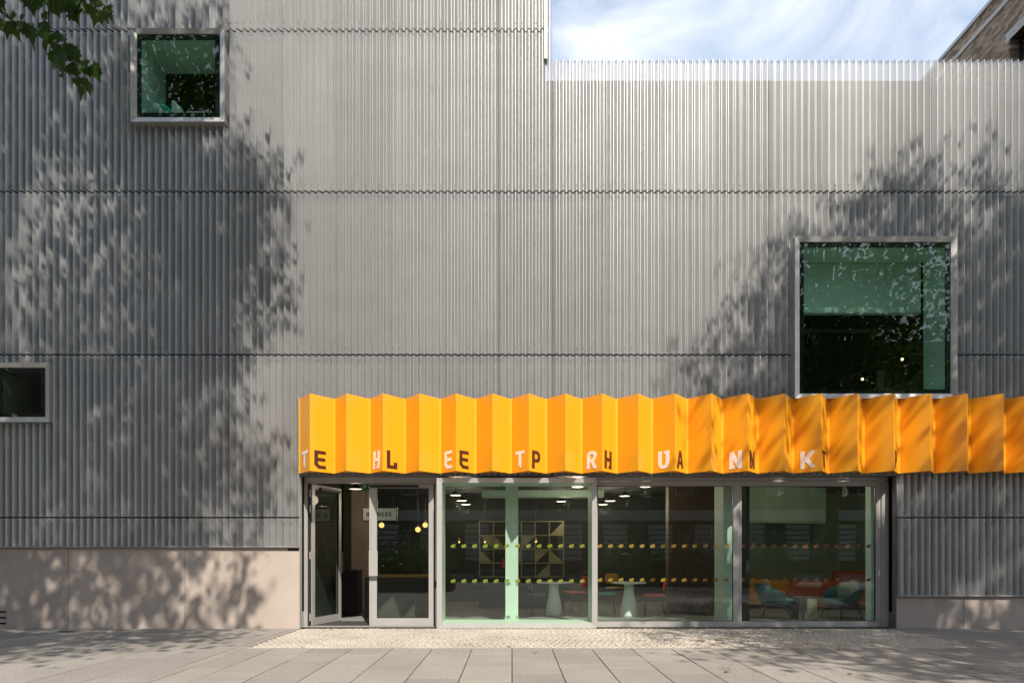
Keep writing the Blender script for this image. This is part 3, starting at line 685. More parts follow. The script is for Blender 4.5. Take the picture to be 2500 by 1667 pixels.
# ================================================================== FOLDED CANOPY
Dk = CD - 0.07
CN = thing('folded_canopy', 'orange folded metal canopy with white and brown letters above the shop windows', 'canopy')
VY, PKY = -0.07, -0.07 - 0.42; MW = 0.6584; CZ0, CZ1 = 2.893, 4.285; VH = 0.020
STENCIL = {
 'T': [[(0,1),(.8,1),(.8,.82),(.53,.82),(.53,0),(.27,.2),(.27,.82),(0,.82)]],
 'E': [[(0,1),(.78,1),(.78,.82),(.24,.82),(.24,.6),(.74,.6),(.74,.42),(.24,.42),(.24,.28),(.36,.18),(.78,.18),(.78,0),(.27,0),(0,.2)]],
 'H': [[(0,1),(.24,1),(.24,.6),(.56,.6),(.56,1),(.8,1),(.8,0),(.46,0),(.46,.15),(.56,.15),(.56,.42),(.24,.42),(.24,0),(0,0)]],
 'L': [[(0,1),(.25,1),(.25,.18),(.52,.18),(.52,.36),(.78,.36),(.78,0),(0,0)]],
 'P': [[(0,1),(.5,1),(.68,.95),(.78,.82),(.8,.68),(.78,.52),(.68,.4),(.5,.35),(.25,.35),(.25,0),(0,0)],[(.25,.82),(.46,.82),(.54,.76),(.56,.68),(.54,.6),(.46,.53),(.25,.53)]],
 'R': [[(0,.82),(.18,1),(.5,1),(.68,.95),(.78,.82),(.78,.64),(.70,.5),(.58,.43),(.82,0),(.54,0),(.34,.38),(.25,.38),(.25,0),(0,0)],[(.25,.82),(.46,.82),(.54,.76),(.55,.68),(.52,.6),(.44,.55),(.25,.55)]],
 'U': [[(0,1),(.25,1),(.25,.34),(.3,.22),(.4,.18),(.5,.22),(.55,.34),(.55,.82),(.42,.82),(.42,1),(.8,1),(.8,.32),(.72,.12),(.58,.02),(.4,0),(.22,.02),(.08,.12),(0,.32)]],
 'A': [[(.28,1),(.54,1),(.84,.08),(.72,0),(.6,.08),(.55,.24),(.27,.24),(.2,0),(-.04,0)],[(.32,.42),(.5,.42),(.41,.74)]],
 'N': [[(0,1),(.24,1),(.58,.46),(.58,1),(.82,1),(.82,0),(.58,0),(.24,.54),(.24,.2),(.36,.2),(.36,0),(0,0)]],
 'K': [[(0,1),(.25,1),(.25,.62),(.56,1),(.88,1),(.5,.55),(.88,.1),(.66,0),(.33,.40),(.25,.32),(.25,0),(0,0)]],
 'I': [[(0,1),(.25,1),(.25,0),(0,0)]] }
glyph = {}
def letter(ch, mat, w_, h_):
    k = (ch, mat, w_, h_)
    if k not in glyph: glyph[k] = flat_shape('letter', [[(p[0]/.82*w_, p[1]*h_) for p in lp] for lp in STENCIL[ch]], mat, .004)
    return glyph[k]
white, brown = 'THE TRUNK', 'ELEPHANT P'
wl = {0:'T',2:'H',4:'E',6:'T',8:'R',10:'U',12:'N',14:'K'}; bl_ = {0:'E',2:'L',4:'E',6:'P',8:'H',10:'A',12:'N',14:'T',16:'P'}
def fold(a, b_, ch=None, mat=None):
    """one flat folded sheet from plan point a to b_, 4 mm thick; letter near its foot"""
    d = Vector((b_[0]-a[0], b_[1]-a[1])); ln = d.length; ang = math.atan2(d.y, d.x)
    o = MB().box(0.0004, ln-.0004, 0, .004, 0, CZ1 - CZ0).build('fold_panel', 'canopy_yellow', CN, loc=(a[0], a[1], CZ0)); o.rotation_euler = (0, 0, ang)
    if ch:
        lw, lh = (.27, .325)
        l_ = link('letter', letter(ch, mat, lw, lh), o, (ln/2 - lw/2 - (.0 if mat == 'white_letter' else .03), -.0035, .06))
        l_['label'] = ('white' if mat == 'white_letter' else 'dark brown') + ' stencil letter ' + ch
for k in range(23):
    v0 = OX0 + MW * k; v1 = v0 + MW; pk = v0 + MW / 2
    a0 = v0 if k == 0 else v0 - VH
    o = MB().box(a0, v0 + VH, VY, VY + .004, CZ0, CZ1).build('valley_strip', 'canopy_yellow', CN)
    fold((v0 + VH, VY), (pk, PKY), wl.get(k), 'white_letter'); fold((pk, PKY), (v1 - VH, VY), bl_.get(k), 'brown_letter')
    MB().add([(v0+VH+.012, VY, CZ0+.012), (pk, PKY+.016, CZ0+.012), (v1-VH-.012, VY, CZ0+.012), (v0+VH+.012, VY, CZ0+.016), (pk, PKY+.016, CZ0+.016), (v1-VH-.012, VY, CZ0+.016)],
             [(0,1,2),(3,5,4),(0,3,4,1),(1,4,5,2),(2,5,3,0)]).build('soffit', 'canopy_yellow', CN)
for k in range(0, 12): box('bracket', 'dark_frame', CN, OX0 + MW*2*k + .3, OX0 + MW*2*k + .34, VY + .006, .11, 3.9, 3.94)

# ================================================================== THINGS INSIDE
def fp(px, py):              # floor point seen at a pixel
    d = CZ * F / (py - HY); return ((px - HX) * d / F, d - CD)
def round_table(x, y, label):
    t_ = thing('round_table', label, 'table', (x, y, 0.005), 0, 'white round tables')
    MB().lathe([(0, .725), (.375, .725), (.385, .735), (.385, .745), (.38, .752), (0, .752)], 40).build('tabletop', 'table_white', t_, False)
    MB().lathe([(0, 0), (.195, 0), (.195, .015), (.188, .1), (.165, .28), (.13, .42), (.112, .52), (.108, .6), (.11, .72), (0, .722)], 32).build('pedestal', 'table_white', t_, True)
tx, ty = fp(1352, 1501); round_table(tx, ty, 'white round pedestal table beside the mint pillar')
tx2, ty2 = fp(1535.5, 1503); round_table(tx2, ty2, 'white round pedestal table between green and red chairs')
def chair(mat, x, y, rz, label, group=None, stool=False):
    """faces local +x"""
    t_ = thing('chair', label, 'chair', (x, y, 0.005), rz, group)
    MB().soft((0, 0, .455), (.235, .225, .028), .42).build('seat', mat, t_, True)
    rot = Matrix.Rotation(math.radians(-12), 3, 'Y')
    MB().soft((-.235, 0, .70), (.022, .20, .145), .5, rot=rot).build('backrest', mat, t_, True)
    for sy_ in (-1, 1):
        MB().tube([(.17, .19*sy_, .435), (.21, .21*sy_, 0)], .009, 8).build('leg', 'black_metal', t_)
        MB().tube([(-.16, .19*sy_, .435), (-.25, .21*sy_, 0)], .009, 8).build('leg', 'black_metal', t_)
        MB().tube([(.17, .19*sy_, .43), (-.16, .19*sy_, .43), (-.215, .15*sy_, .5), (-.26, .12*sy_, .68)], .008, 8).build('back_support', 'black_metal', t_)
    return t_
x, y = fp(1404, 1492); chair('red_fabric', x, y, math.radians(200), 'red padded chair with its back to the green chair')
x, y = fp(1479, 1497); chair('green_fabric', x, y, math.radians(-10), 'green padded chair at the round table')
x, y = fp(1597, 1502); chair('red_fabric', x, y, math.radians(172), 'red padded chair beside the slatted wooden wall')
x, y = fp(1315, 1499); chair('blue_fabric', x, y, math.radians(15), 'blue padded chair beside the mint pillar')
x, y = fp(1500, 1475); chair('tan_fabric', x, y, math.radians(-80), 'tan chair standing behind the green chair')
# slatted wall
SW = thing('slatted_wall', 'dark wooden slatted wall behind the shop window', 'wooden wall')
p0, p1 = fp(1638, 1497.5), fp(1750, 1503.5)
MB().hexa([(p0[0], p0[1]+.05, 0), (p1[0], p1[1]+.05, 0), (p1[0], p1[1]+.05, RZ1-.01), (p0[0], p0[1]+.05, RZ1-.01)], [(p0[0], p0[1]+.12, 0), (p1[0], p1[1]+.12, 0), (p1[0], p1[1]+.12, RZ1-.01), (p0[0], p0[1]+.12, RZ1-.01)]).build('backing_board', 'room_dark', SW)
ns_ = 17
for k in range(ns_):
    f = (k + .5) / ns_; x = p0[0] + (p1[0]-p0[0]) * f; y = p0[1] + (p1[1]-p0[1]) * f
    MB().box(-.021, .021, -.0, .045, 0, RZ1 - .02).build('slat', 'timber', SW, loc=(x, y, .006))
MB().box(-.05, .0, 0, .3, 0, RZ1 - .02).build('end_board', 'timber', SW, loc=(p0[0] - .005, p0[1], .006))
# shelving grid
SH = thing('shelving_unit', 'pale plywood grid shelving with triangular panels behind the box window', 'shelving')
ys = 4.5; xa, xb_ = PX(1170, ys), PX(1376, ys); za_, zb_ = PZ(1408, ys), PZ(1272, ys); nc, nr = 6, 4
for k in range(nc + 1): x = xa + (xb_-xa) * k / nc; box('upright', 'pale_ply', SH, x-.012, x+.012, ys, ys+.3, za_, zb_)
for k in range(nr + 1): z = za_ + (zb_-za_) * k / nr; box('shelf', 'pale_ply', SH, xa-.012, xb_+.012, ys-.002, ys+.302, z-.011, z+.011)
cw, ch_ = (xb_-xa)/nc, (zb_-za_)/nr
for ci, ri, q in ((5,3,0),(0,2,3),(1,2,2),(4,1,1),(5,1,2),(0,1,2),(4,0,0),(3,2,1),(2,1,0)):
    x0, x1, z0, z1 = xa+ci*cw+.014, xa+(ci+1)*cw-.014, za_+ri*ch_+.013, za_+(ri+1)*ch_-.013
    tri = [[(x0,z0),(x1,z0),(x1,z1)], [(x0,z1),(x0,z0),(x1,z1)], [(x0,z0),(x1,z0),(x0,z1)], [(x0,z1),(x1,z0),(x1,z1)]][q]
    MB().add([(p[0], ys+.02, p[1]) for p in tri] + [(p[0], ys+.035, p[1]) for p in tri], [(0,1,2),(5,4,3),(0,3,4,1),(1,4,5,2),(2,5,3,0)]).build('triangle_panel', 'pale_ply', SH)
box('base_cabinet', 'black_metal', SH, xa-.02, xb_+.02, ys+.01, ys+.4, 0.005, za_-.012)
tag(MB().lathe([(0,0),(.028,0),(.03,.01),(.03,.17),(.023,.195),(.01,.205),(.01,.23),(0,.23)], 16).build('fire_extinguisher', 'fire_red', None, True, (PX(1228.5, 2.2), 2.2, PZ(1386, 2.2))), 'small red fire extinguisher seen beside the mint pillar', 'extinguisher')
# counter behind the doors
CT = thing('counter', 'dark counter with speckled gold edge behind the glass doors', 'counter')
yc = 2.0; xa, xb_ = PX(886, yc), PX(1056, yc); zc = PZ(1403, yc)
box('counter_body', 'room_dark', CT, xa + .03, xb_, yc + .03, yc + .6, .005, zc - .05); box('countertop', 'tan_fabric', CT, xa, xb_, yc, yc + .63, zc - .05, zc)
CB = thing('cabinet', 'low dark cabinet inside the open door', 'cabinet', (PX(843, 2.5), 2.5, .005))
MB().box(-.28, .28, 0, .45, .06, PZ(1392, 2.5)-.03).build('cabinet_body', 'sofa_black', CB); MB().box(-.29, .29, -.01, .46, PZ(1392, 2.5)-.03, PZ(1392, 2.5)).build('cabinet_top', 'room_dark', CB); MB().box(-.25, .25, .03, .42, 0, .06).build('cabinet_base', 'black_metal', CB)
# hanging sign
yh = 1.5; HS = thing('hanging_sign', 'white hanging sign reading HI THERE in a black frame', 'sign', (PX(927, yh), yh, PZ(1270, yh)))
sw, sh_ = PX(968, yh) - PX(886, yh), PZ(1240, yh) - PZ(1270, yh)
MB().box(-sw/2, sw/2, 0, .03, 0, sh_).build('sign_board', 'white_sign', HS)
frame4(HS, 'frame_bar', 'black_metal', (-sw/2-.018, sw/2+.018, -.018, sh_+.018), (-sw/2+.002, sw/2-.002, .002, sh_-.002), -.006, .036)
cx_ = -sw/2 + .075; lw = .056
for ch in 'HI THERE':
    if ch == ' ': cx_ += .042; continue
    link('letter', letter(ch, 'black_metal', lw, .092), HS, (cx_, -.004, sh_/2 - .046)); cx_ += (lw if ch != 'I' else .018) + .022
for q in (-1, 1): MB().tube([(q*sw*.4, .015, sh_ + .018), (q*sw*.4, .015, RZ1 - PZ(1270, yh))], .006, 6).build('hanger', 'black_metal', HS)
# exit sign
ye = 2.2; ES = thing('exit_sign', 'green running man exit sign hanging above the open doorway', 'sign', (PX(893, ye), ye, PZ(1196, ye)))
MB().box(-.10, .16, 0, .03, 0, .135).build('sign_board', 'exit_green', ES)
man = [(.0,.02),(.03,.05),(.045,.075),(.06,.055),(.055,.02),(.07,.02),(.078,.06),(.06,.085),(.072,.10),(.095,.092),(.097,.103),(.07,.115),(.05,.112),(.03,.115),(.012,.095),(.02,.088),(.033,.103),(.045,.1),(.028,.072),(.012,.05),(-.01,.03)]
link('pictogram', flat_shape('pictogram', [[(p[0]-.07, p[1]*.9+.006) for p in man]], 'white_sign', .002), ES, (0, -.002, .01))
link('arrow', flat_shape('arrow', [[(.06,.05),(.10,.05),(.10,.03),(.14,.062),(.10,.095),(.10,.075),(.06,.075)]], 'white_sign', .002), ES, (0, -.002, .01))
MB().tube([(.03, .015, .135), (.03, .015, RZ1 - PZ(1196, ye))], .008, 6).build('hanger', 'black_metal', ES)
# glowing bulbs
def lamp_light(parent, energy, z, r=.06, col=(1.0, .84, .64)):
    d = bpy.data.lights.new('lamp_light', 'POINT'); d.energy = energy; d.color = col; d.shadow_soft_size = r
    o = bpy.data.objects.new('lamp_light', d); COL.objects.link(o); o.parent = parent; o.location = (0, 0, z)
def bulb(px, py, y, label, r=.062):
    t_ = thing('pendant_bulb', label, 'lamp', (PX(px, y), y, PZ(py, y)), 0, 'round glowing pendant bulbs')
    MB().soft((0, 0, 0), (r, r, r), 1.0, 20, 14).build('globe', 'bulb', t_, True)
    MB().lathe([(0, r*.8), (.026, r*.8), (.026, r+.05), (.012, r+.075), (0, r+.075)], 14).build('socket', 'pale_ply', t_)
    MB().tube([(0, 0, r+.07), (0, 0, RZ1 - PZ(py, y))], .004, 5).build('cord', 'black_metal', t_)
bulb(931.6, 1281.4, 3.2, 'round amber bulb hanging below the HI THERE sign')
bulb(1020.3, 1292, 3.0, 'lower of two amber bulbs hanging behind the closed door')
bulb(1038, 1281, 3.6, 'higher of two amber bulbs hanging behind the closed door')
for k, (px_, py_) in enumerate(((1121, 1322.5), (1184, 1322.5), (1308.5, 1321.5))):
    bulb(px_, py_, 4.2, ('tiny lit bulb behind the box window beside the shelving', 'tiny lit bulb in front of the shelving above an elephant sticker', 'tiny lit bulb in front of the shelving beyond the pillar')[k], .026)
# shallow ceiling pendants
dl = [(1112, 1209, 4), (1127, 1222.5, 5), (1138, 1231.5, 6), (1410, 1189, 2), (1370, 1224, 5.4), (1385.6, 1210, 4.2), (868, 1194, 1.0), (1490, 1223, 5), (1576, 1188.5, 3), (1472, 1231.7, 5.8), (1525, 1211, 4.5), (1900, 1178, 2.2), (2060, 1178, 2.2)]  # the last two hang out of sight, added to brighten the lounge
dme = [MB().lathe([(0, 0), (.10, 0), (.13, .006), (0, .006)], 20).mesh('diffuser', 'disc_lamp'), MB().lathe([(0, .007), (.14, .007), (.13, .03), (.04, .1), (0, .1)], 20).mesh('shade', 'black_metal')]
def pendant_label(px_):
    return ('dark dish pendant lamp above the open doorway' if px_ < 900 else 'dark dish pendant lamp between the open doors and the mint pillar' if px_ < 1200 else
            'dark dish pendant lamp beyond the mint pillar in the box window' if px_ < 1450 else 'dark dish pendant lamp above the green chair and round table' if px_ < 1700 else
            'unseen dish pendant lamp added to brighten the teal armchairs')
for px_, py_, y in dl:
    t_ = thing('ceiling_pendant', pendant_label(px_), 'lamp', (PX(px_, y), y, PZ(py_, y)), 0, 'dish pendant lamps under the ceiling')
    link('diffuser', dme[0], t_); link('shade', dme[1], t_); MB().tube([(0, 0, .09), (0, 0, RZ1 - PZ(py_, y))], .006, 5).build('stem', 'black_metal', t_); lamp_light(t_, 17 if px_ > 1850 else (1.2 if px_ < 900 else 8), -.2, .1)
# lounge: sofas, chairs, cushions
def sofa(name, mat, x0, x1, y0, zt, label):
    t_ = thing(name, label, 'sofa', ((x0+x1)/2, y0, 0.005)); hw = (x1-x0)/2
    MB().soft((0, .42, .25), (hw, .42, .17), .16).build('seat', mat, t_, True); MB().soft((0, .78, zt*.55), (hw, .11, zt*.45), .16).build('backrest', mat, t_, True)
    MB().soft((0, .03, zt*.55), (hw, .09, zt*.45), .16).build('front_panel', mat, t_, True)
    for q in (-1, 1): MB().box(q*hw*.9-.03, q*hw*.9+.03, .08, .14, 0, .1).build('leg', 'black_metal', t_)
    return t_
sofa('sofa', 'mustard_fabric', PX(1822, 4.6), PX(1929, 4.6), 4.6, .70, 'mustard sofa behind the teal chairs')
sofa('sofa', 'rust_fabric', PX(1931, 4.2), PX(2128, 4.2), 4.2, .67, 'rust red sofa behind the teal chairs')
sofa('sofa', 'rust_fabric', PX(2058, 5.2), PX(2132, 5.2), 5.2, .93, 'high backed rust sofa under the inner window')
def armchair(x, y, rz, label):
    """tub chair facing local +x"""
    t_ = thing('armchair', label, 'armchair', (x, y, 0.005), rz, 'teal lounge chairs')
    mb = MB(); n = 28; vs = []; fs = []
    for i in range(n + 1):
        a = math.radians(-118 + 236 * i / n); c_ = math.cos(a); f = max(0, (c_ + .47) / 1.47)
        zt = .50 + .26 * f ** .8; lean = .10 * f
        for (rr, z, le) in ((.335, .30, 0), (.35, .42, .2), (.37, zt - .03, 1), (.345, zt, 1), (.315, zt - .02, 1), (.29, .45, .3), (.28, .33, 0)):
            R = rr + lean * le; vs.append((-R * c_ * 1.0 + .03, R * math.sin(a) * 1.02, z))
    m_ = 7
    for i in range(n):
        for k in range(m_): fs.append((i*m_+k, (i+1)*m_+k, (i+1)*m_+(k+1) % m_, i*m_+(k+1) % m_))
    fs += [tuple(range(m_)), tuple(n*m_+k for k in range(m_))[::-1]]
    MB().add(vs, fs).build('shell', 'teal_fabric', t_, True)
    MB().soft((.06, 0, .36), (.33, .31, .085), .5).build('seat', 'teal_fabric', t_, True)
    for sx_, sy_ in ((1,1),(1,-1),(-1,1),(-1,-1)):
        MB().tube([(.20*sx_+.03, .22*sy_, .31), (.29*sx_+.03, .29*sy_, 0)], [.017, .011], 8).build('leg', 'teal_fabric', t_)
    for sy_ in (-1, 1): MB().tube([(.25, .335*sy_, .47), (-.05, .42*sy_, .57), (-.28, .33*sy_, .68)], .008, 6).build('seam_piping', 'sage_fabric', t_)
    return t_
ax1 = fp(1893, 1509); armchair(ax1[0], ax1[1], math.radians(-22), 'teal tub armchair in front of the mustard sofa')
ax2 = fp(2056, 1509); armchair(ax2[0], ax2[1], math.radians(198), 'teal tub armchair in front of the rust sofa')
def cushion(x, y, z, rz, tilt, mat, label, s=.20):
    o = MB().soft((0, 0, 0), (s, .065, s), .55, 24, 14).build('cushion', mat, None, True, (x, y, z)); o.rotation_euler = (tilt, 0, rz); return tag(o, label, 'cushion')
q = math.radians
o = cushion(ax1[0] - .15, ax1[1] - .02, .63, q(68), q(-18), 'stripes', 'striped cushion leaning in the chair before the mustard sofa'); o.rotation_euler = (q(-18), q(28), q(58))
o = cushion(ax2[0] + .17, ax2[1] - .05, .62, q(-68), q(-18), 'stripes', 'striped cushion leaning in the chair before the rust sofa'); o.rotation_euler = (q(-20), q(-20), q(-52))
o = cushion(ax2[0] + .09, ax2[1] + .04, .60, q(-68), q(-20), 'sage_fabric', 'plain sage cushion tucked beside a striped cushion', .18); o.rotation_euler = (q(-20), q(-14), q(-52))
ct = fp(1983, 1514); T3 = thing('side_table', 'small pale block side table between the teal armchairs', 'side table', (ct[0], ct[1], .005))
MB().box(-.1, .1, 0, .04, 0, .45).build('leg_panel', 'pale_ply', T3); MB().box(-.28, .1, .0, .4, .45, .475).build('tabletop', 'dark_frame', T3); MB().box(-.27, -.23, .02, .38, 0, .45).build('leg_panel', 'dark_frame', T3); MB().box(-.1, .1, .36, .4, 0, .45).build('leg_panel', 'table_white', T3)
# things on the upper window sill
gl = WIN['upper']['gl']; zs = gl[2] - .012
bm = bmesh.new(); bmesh.ops.create_icosphere(bm, subdivisions=3, radius=1)
for v in bm.verts:
    n_ = 1 + .22 * math.sin(5*v.co.x + 3*v.co.z) * math.cos(4*v.co.y + 2*v.co.z); v.co = Vector((v.co.x*.19*n_, v.co.y*.12*n_, (v.co.z*.17*n_ if v.co.z > -.6 else -.102))) 
    v.co.x -= v.co.z * .35
zmin = min(v.co.z for v in bm.verts)
me = bpy.data.meshes.new('plastic_bag'); bm.to_mesh(me); bm.free(); me.materials.append(M('plastic_teal')); me.materials.append(M('plastic_clear'))
for p in me.polygons: p.material_index = 1 if p.center.x + p.center.z * 1.2 < .06 else 0
tag(link('plastic_bag', me, None, (PX(396, .03), .03, zs - zmin)), 'crumpled clear and teal plastic bag on the upper window sill', 'bag')
o = thing('carton', 'white carton with sloping top on the upper window sill', 'carton', (PX(433, .0), .0, zs))
MB().hexa([(-.08,-.05,0),(.08,-.05,0),(.08,-.05,.16),(-.08,-.05,.26)], [(-.08,.05,0),(.08,.05,0),(.08,.05,.16),(-.08,.05,.26)]).build('carton_body', 'carton', o); MB().add([(-.082,-.052,.262),(-.02,-.052,.225),(-.05,.0,.31),(-.082,.052,.262),(-.02,.052,.225)], [(0,1,2),(1,4,2),(4,3,2),(3,0,2),(0,3,4,1)]).build('gable', 'carton', o)
o = thing('paper_stack', 'low stack of pale papers lying on the upper window sill', 'papers', (PX(482, .02), .02, zs))
for k in range(3): MB().box(-.2+.02*k, .2-.03*k, -.1, .1, .018*k, .018*k+.016).build('sheet_bundle', 'carton', o)

# ================================================================== BRICK BUILDING
BX = 12.0
BB = thing('brick_building', 'buff brick building with stone coping rising behind the perforated parapet', 'building', (BX, 2, 0))
by0, by1 = 1.0, 30.0; ztop = CZ + 1.153 * BX
wy1 = BX * F / (2465 - HX) - CD; wzt = CZ + (HY - 98) * (CD + wy1) / F; wy0, wzb = wy1 - 2.4, wzt - 2.6
mb = MB()
for (a, b_, c_, d_) in ((by0, wy0, 0, ztop-.09), (wy1, by1, 0, ztop-.09), (wy0, wy1, 0, wzb), (wy0, wy1, wzt, ztop-.09)): mb.box(0, .35, a-2, b_-2, c_, d_)
mb.box(.35, 9, by1-2.3, by1-2, 0, ztop-.09).box(.35, 9, by0-2, by0-1.7, 0, ztop-.09); mb.build('wall', 'buff_brick', BB)
MB().box(-.05, 9, by0-2.02, by1-2, ztop-.09, ztop).build('coping', 'frame_metal', BB)
zband = CZ + 1.1176 * BX
MB().box(-.04, .0, by0-2, by1-2, zband-.10, zband).build('stone_band', 'stone_band', BB)
for k in range(33):
    y_ = wy0 - 2 + (wy1 - wy0 + .12) * k / 33
    MB().box(-.012, .25, y_+.005, y_ + (wy1-wy0+.12)/33 - .005, wzt+.0, wzt + .215).build('lintel_brick', 'stone_band', BB)
W = thing('window', None, None, (0, 0, 0)); W.parent = BB
frame4x = MB().box(.22, .27, wy0-2, wy0-1.94, wzb, wzt).box(.22, .27, wy1-2.06, wy1-2, wzb, wzt).box(.22, .27, wy0-1.94, wy1-2.06, wzb, wzb+.06).box(.22, .27, wy0-1.94, wy1-2.06, wzt-.06, wzt).build('frame', 'black_metal', W)
MB().box(.24, .248, wy0-1.94, wy1-2.06, wzb+.06, wzt-.06).build('pane', 'upper_glass', W)
MB().box(.9, .95, wy0-3, wy1-1, wzb-.5, wzt+.5).build('room_back', 'room_dark', BB)

# ================================================================== BEHIND THE CAMERA (seen in the glass)
OB = thing('terrace_building', 'dark brick building with pale stone bands reflected in the shop windows', 'building', (0, -36, 0))
MB().box(-64, 44, -8, 0, 0, 16.5).build('wall', 'dark_brick', OB)
MB().box(-64, 44, 0, .14, 3.75, 4.0).box(-64, 44, 0, .10, 4.25, 4.5).box(-64, 44, 0, .12, 4.0, 4.25).build('cornice', 'stone_band', OB)
bx_ = -33.0
wn = MB().box(0, 1.5, .0, .03, .9, 3.2).mesh('window', 'black_metal'); gp = MB().box(.08, 1.42, .03, .05, .98, 3.12).mesh('pane', 'upper_glass'); uw = MB().box(0, 1.2, .0, .05, 5.6, 7.6).mesh('window', 'stone_band')
ug = MB().box(.1, 1.1, .05, .06, 5.7, 7.5).mesh('pane', 'black_border')
crs = MB().box(0, 1.7, 0, .10, 0, .30).mesh('stone_course', 'stone_band')
for k in range(19):
    x = -33 + k * 3.3
    w1 = link('window', wn, OB, (x + 1.75, .002, 0)); link('pane', gp, w1); u1 = link('window', uw, OB, (x + 1.9, .002, 0)); link('pane', ug, u1)
    for j in range(7): link('stone_course', crs, OB, (x, 0, .9 + j * .38))
PLN = [('planter', 'curved rust steel planter reflected in the box window', -7.2, -2.2, -15.5, -11.3), ('planter', 'long rust steel planter reflected in the sliding windows', 3.2, 13.0, -19.5, -16.5)]
def leaf_cards(cent, spread_, n, size, rs, keep=None, verts=None):
    """cloud of small angular leaves; returns vertex and face arrays"""
    k = rs.integers(0, len(cent), n); P = cent[k] + rs.normal(0, 1, (n, 3)) * np.asarray(spread_)[None, :]
    if keep is not None: P = P[keep(P)]
    n = len(P)
    t_ = verts; m_ = len(t_)
    nrm = rs.normal(0, 1, (n, 3)) + np.array([0, 0, .5]); nrm /= np.linalg.norm(nrm, axis=1)[:, None]
    a = rs.normal(0, 1, (n, 3)); u = np.cross(nrm, a); u /= np.linalg.norm(u, axis=1)[:, None]; v = np.cross(nrm, u)
    s = size * rs.uniform(.65, 1.25, n)
    V = P[:, None, :] + (u[:, None, :] * t_[None, :, 0:1] + v[:, None, :] * t_[None, :, 1:2] + nrm[:, None, :] * t_[None, :, 2:3]) * s[:, None, None]
    return V.reshape(-1, 3), n, m_
def cards_mesh(name, V, n, m_, faces, mat):
    Fc = (np.asarray(faces)[None, :, :] + (np.arange(n) * m_)[:, None, None]).reshape(-1, 3)
    me = bpy.data.meshes.new(name); me.vertices.add(len(V)); me.vertices.foreach_set('co', V.astype(np.float32).ravel())
    me.loops.add(Fc.size); me.loops.foreach_set('vertex_index', Fc.astype(np.int32).ravel())
    me.polygons.add(len(Fc)); me.polygons.foreach_set('loop_start', np.arange(0, Fc.size, 3, dtype=np.int32)); me.polygons.foreach_set('loop_total', np.full(len(Fc), 3, dtype=np.int32))
    me.materials.append(M(mat)); me.update(calc_edges=True); me.validate(); return me
LEAF2 = np.array([(0,-.5,0),(.42,-.18,.04),(.28,.15,.02),(.16,.5,.08),(0,.26,0),(-.2,.48,.07),(-.3,.12,.03),(-.45,-.2,.05)]); LF2 = [(0,1,2),(0,2,4),(2,3,4),(0,4,6),(4,5,6),(0,6,7)]
for nm, lb, x0, x1, y0, y1 in PLN:
    t_ = thing(nm, lb, 'planter', ((x0+x1)/2, (y0+y1)/2, 0)); hx, hy = (x1-x0)/2, (y1-y0)/2
    pts = [(hx*math.copysign(abs(math.cos(a))**.6, math.cos(a)), hy*math.copysign(abs(math.sin(a))**.6, math.sin(a))) for a in np.linspace(0, 2*PI, 40, endpoint=False)]
    n_ = 40; vs = [(p[0], p[1], z) for z in (0, .55) for p in pts] + [(p[0]*.96, p[1]*.96, z) for z in (.55, .4) for p in pts]
    fs = [(r_*n_+k, r_*n_+(k+1) % n_, (r_+1)*n_+(k+1) % n_, (r_+1)*n_+k) for r_ in range(3) for k in range(n_)] + [tuple(3*n_+k for k in range(n_))]
    MB().add(vs, fs).build('planter_wall', 'corten', t_)
    cc = np.array([(random.uniform(-hx, hx)*.85, random.uniform(-hy, hy)*.8, random.uniform(.6, 1.5)) for _ in range(60)])
    V, n_, m_ = leaf_cards(cc, (.35, .35, .28), 5000, .11, rng, None, LEAF2)
    me = cards_mesh('shrub', V, n_, m_, LF2, 'hedge_green'); o = link('shrub', me, None, ((x0+x1)/2, (y0+y1)/2, 0)); tag(o, ('leafy green shrubs growing in the curved planter', 'leafy green shrubs growing in the long planter')[nm == 'planter' and x0 > 0], 'shrub', None, 'stuff')
STP = thing('stone_steps', 'grey stone steps reflected in the box window', 'steps', (0.6, -22, 0))
for k in range(3): MB().box(-2.6, 2.2, -.4*k-3, -.4*k, .16*k, .16*(k+1)).build('step', 'granite_slab', STP)
GB = thing('litter_bin', 'green litter bin reflected above the round table', 'bin', (4.4, -13.6, 0))
MB().lathe([(0, .0), (.25, 0), (.27, .05), (.27, 1.05), (0, 1.05)], 20).build('bin_body', 'bin_green', GB, False); MB().lathe([(.27, 1.2), (.28, 1.25), (.2, 1.38), (0, 1.42)], 20).build('lid', 'bin_green', GB, True)
for k in range(4): MB().box(-.02, .02, -.02, .02, 1.05, 1.21).build('lid_post', 'black_metal', GB, loc=(.24*math.cos(k*PI/2+.7), .24*math.sin(k*PI/2+.7), 0))

# ================================================================== PLANE TREES
LIT = np.array([(455,-40),(500,60),(525,90),(530,300),(600,335),(685,410),(690,520),(610,590),(700,640),(672,740),(600,800),(560,900),(530,980),(625,1000),(635,1150),(600,1250),(565,1290),(610,1400),(640,1440),
                (600,1490),(630,1600),(1330,1600),(1500,1500),(1430,1470),(1500,1430),(1490,1200),(1560,1080),(1600,1000),(1540,900),(1560,780),(1640,700),(1700,600),(1760,520),(1900,495),(1960,440),(2060,365),(2150,335),(2290,325),(2330,440),(2400,430),(2400,-40)], float)
LIT = LIT * 2500 / 2352
def in_poly(x, y, poly):
    ins = np.zeros(len(x), bool); j = len(poly) - 1
    for i in range(len(poly)):
        xi, yi = poly[i]; xj, yj = poly[j]
        c_ = ((yi > y) != (yj > y)) & (x < (xj - xi) * (y - yi) / (yj - yi + 1e-12) + xi); ins ^= c_; j = i
    return ins
S = np.array(SUN)
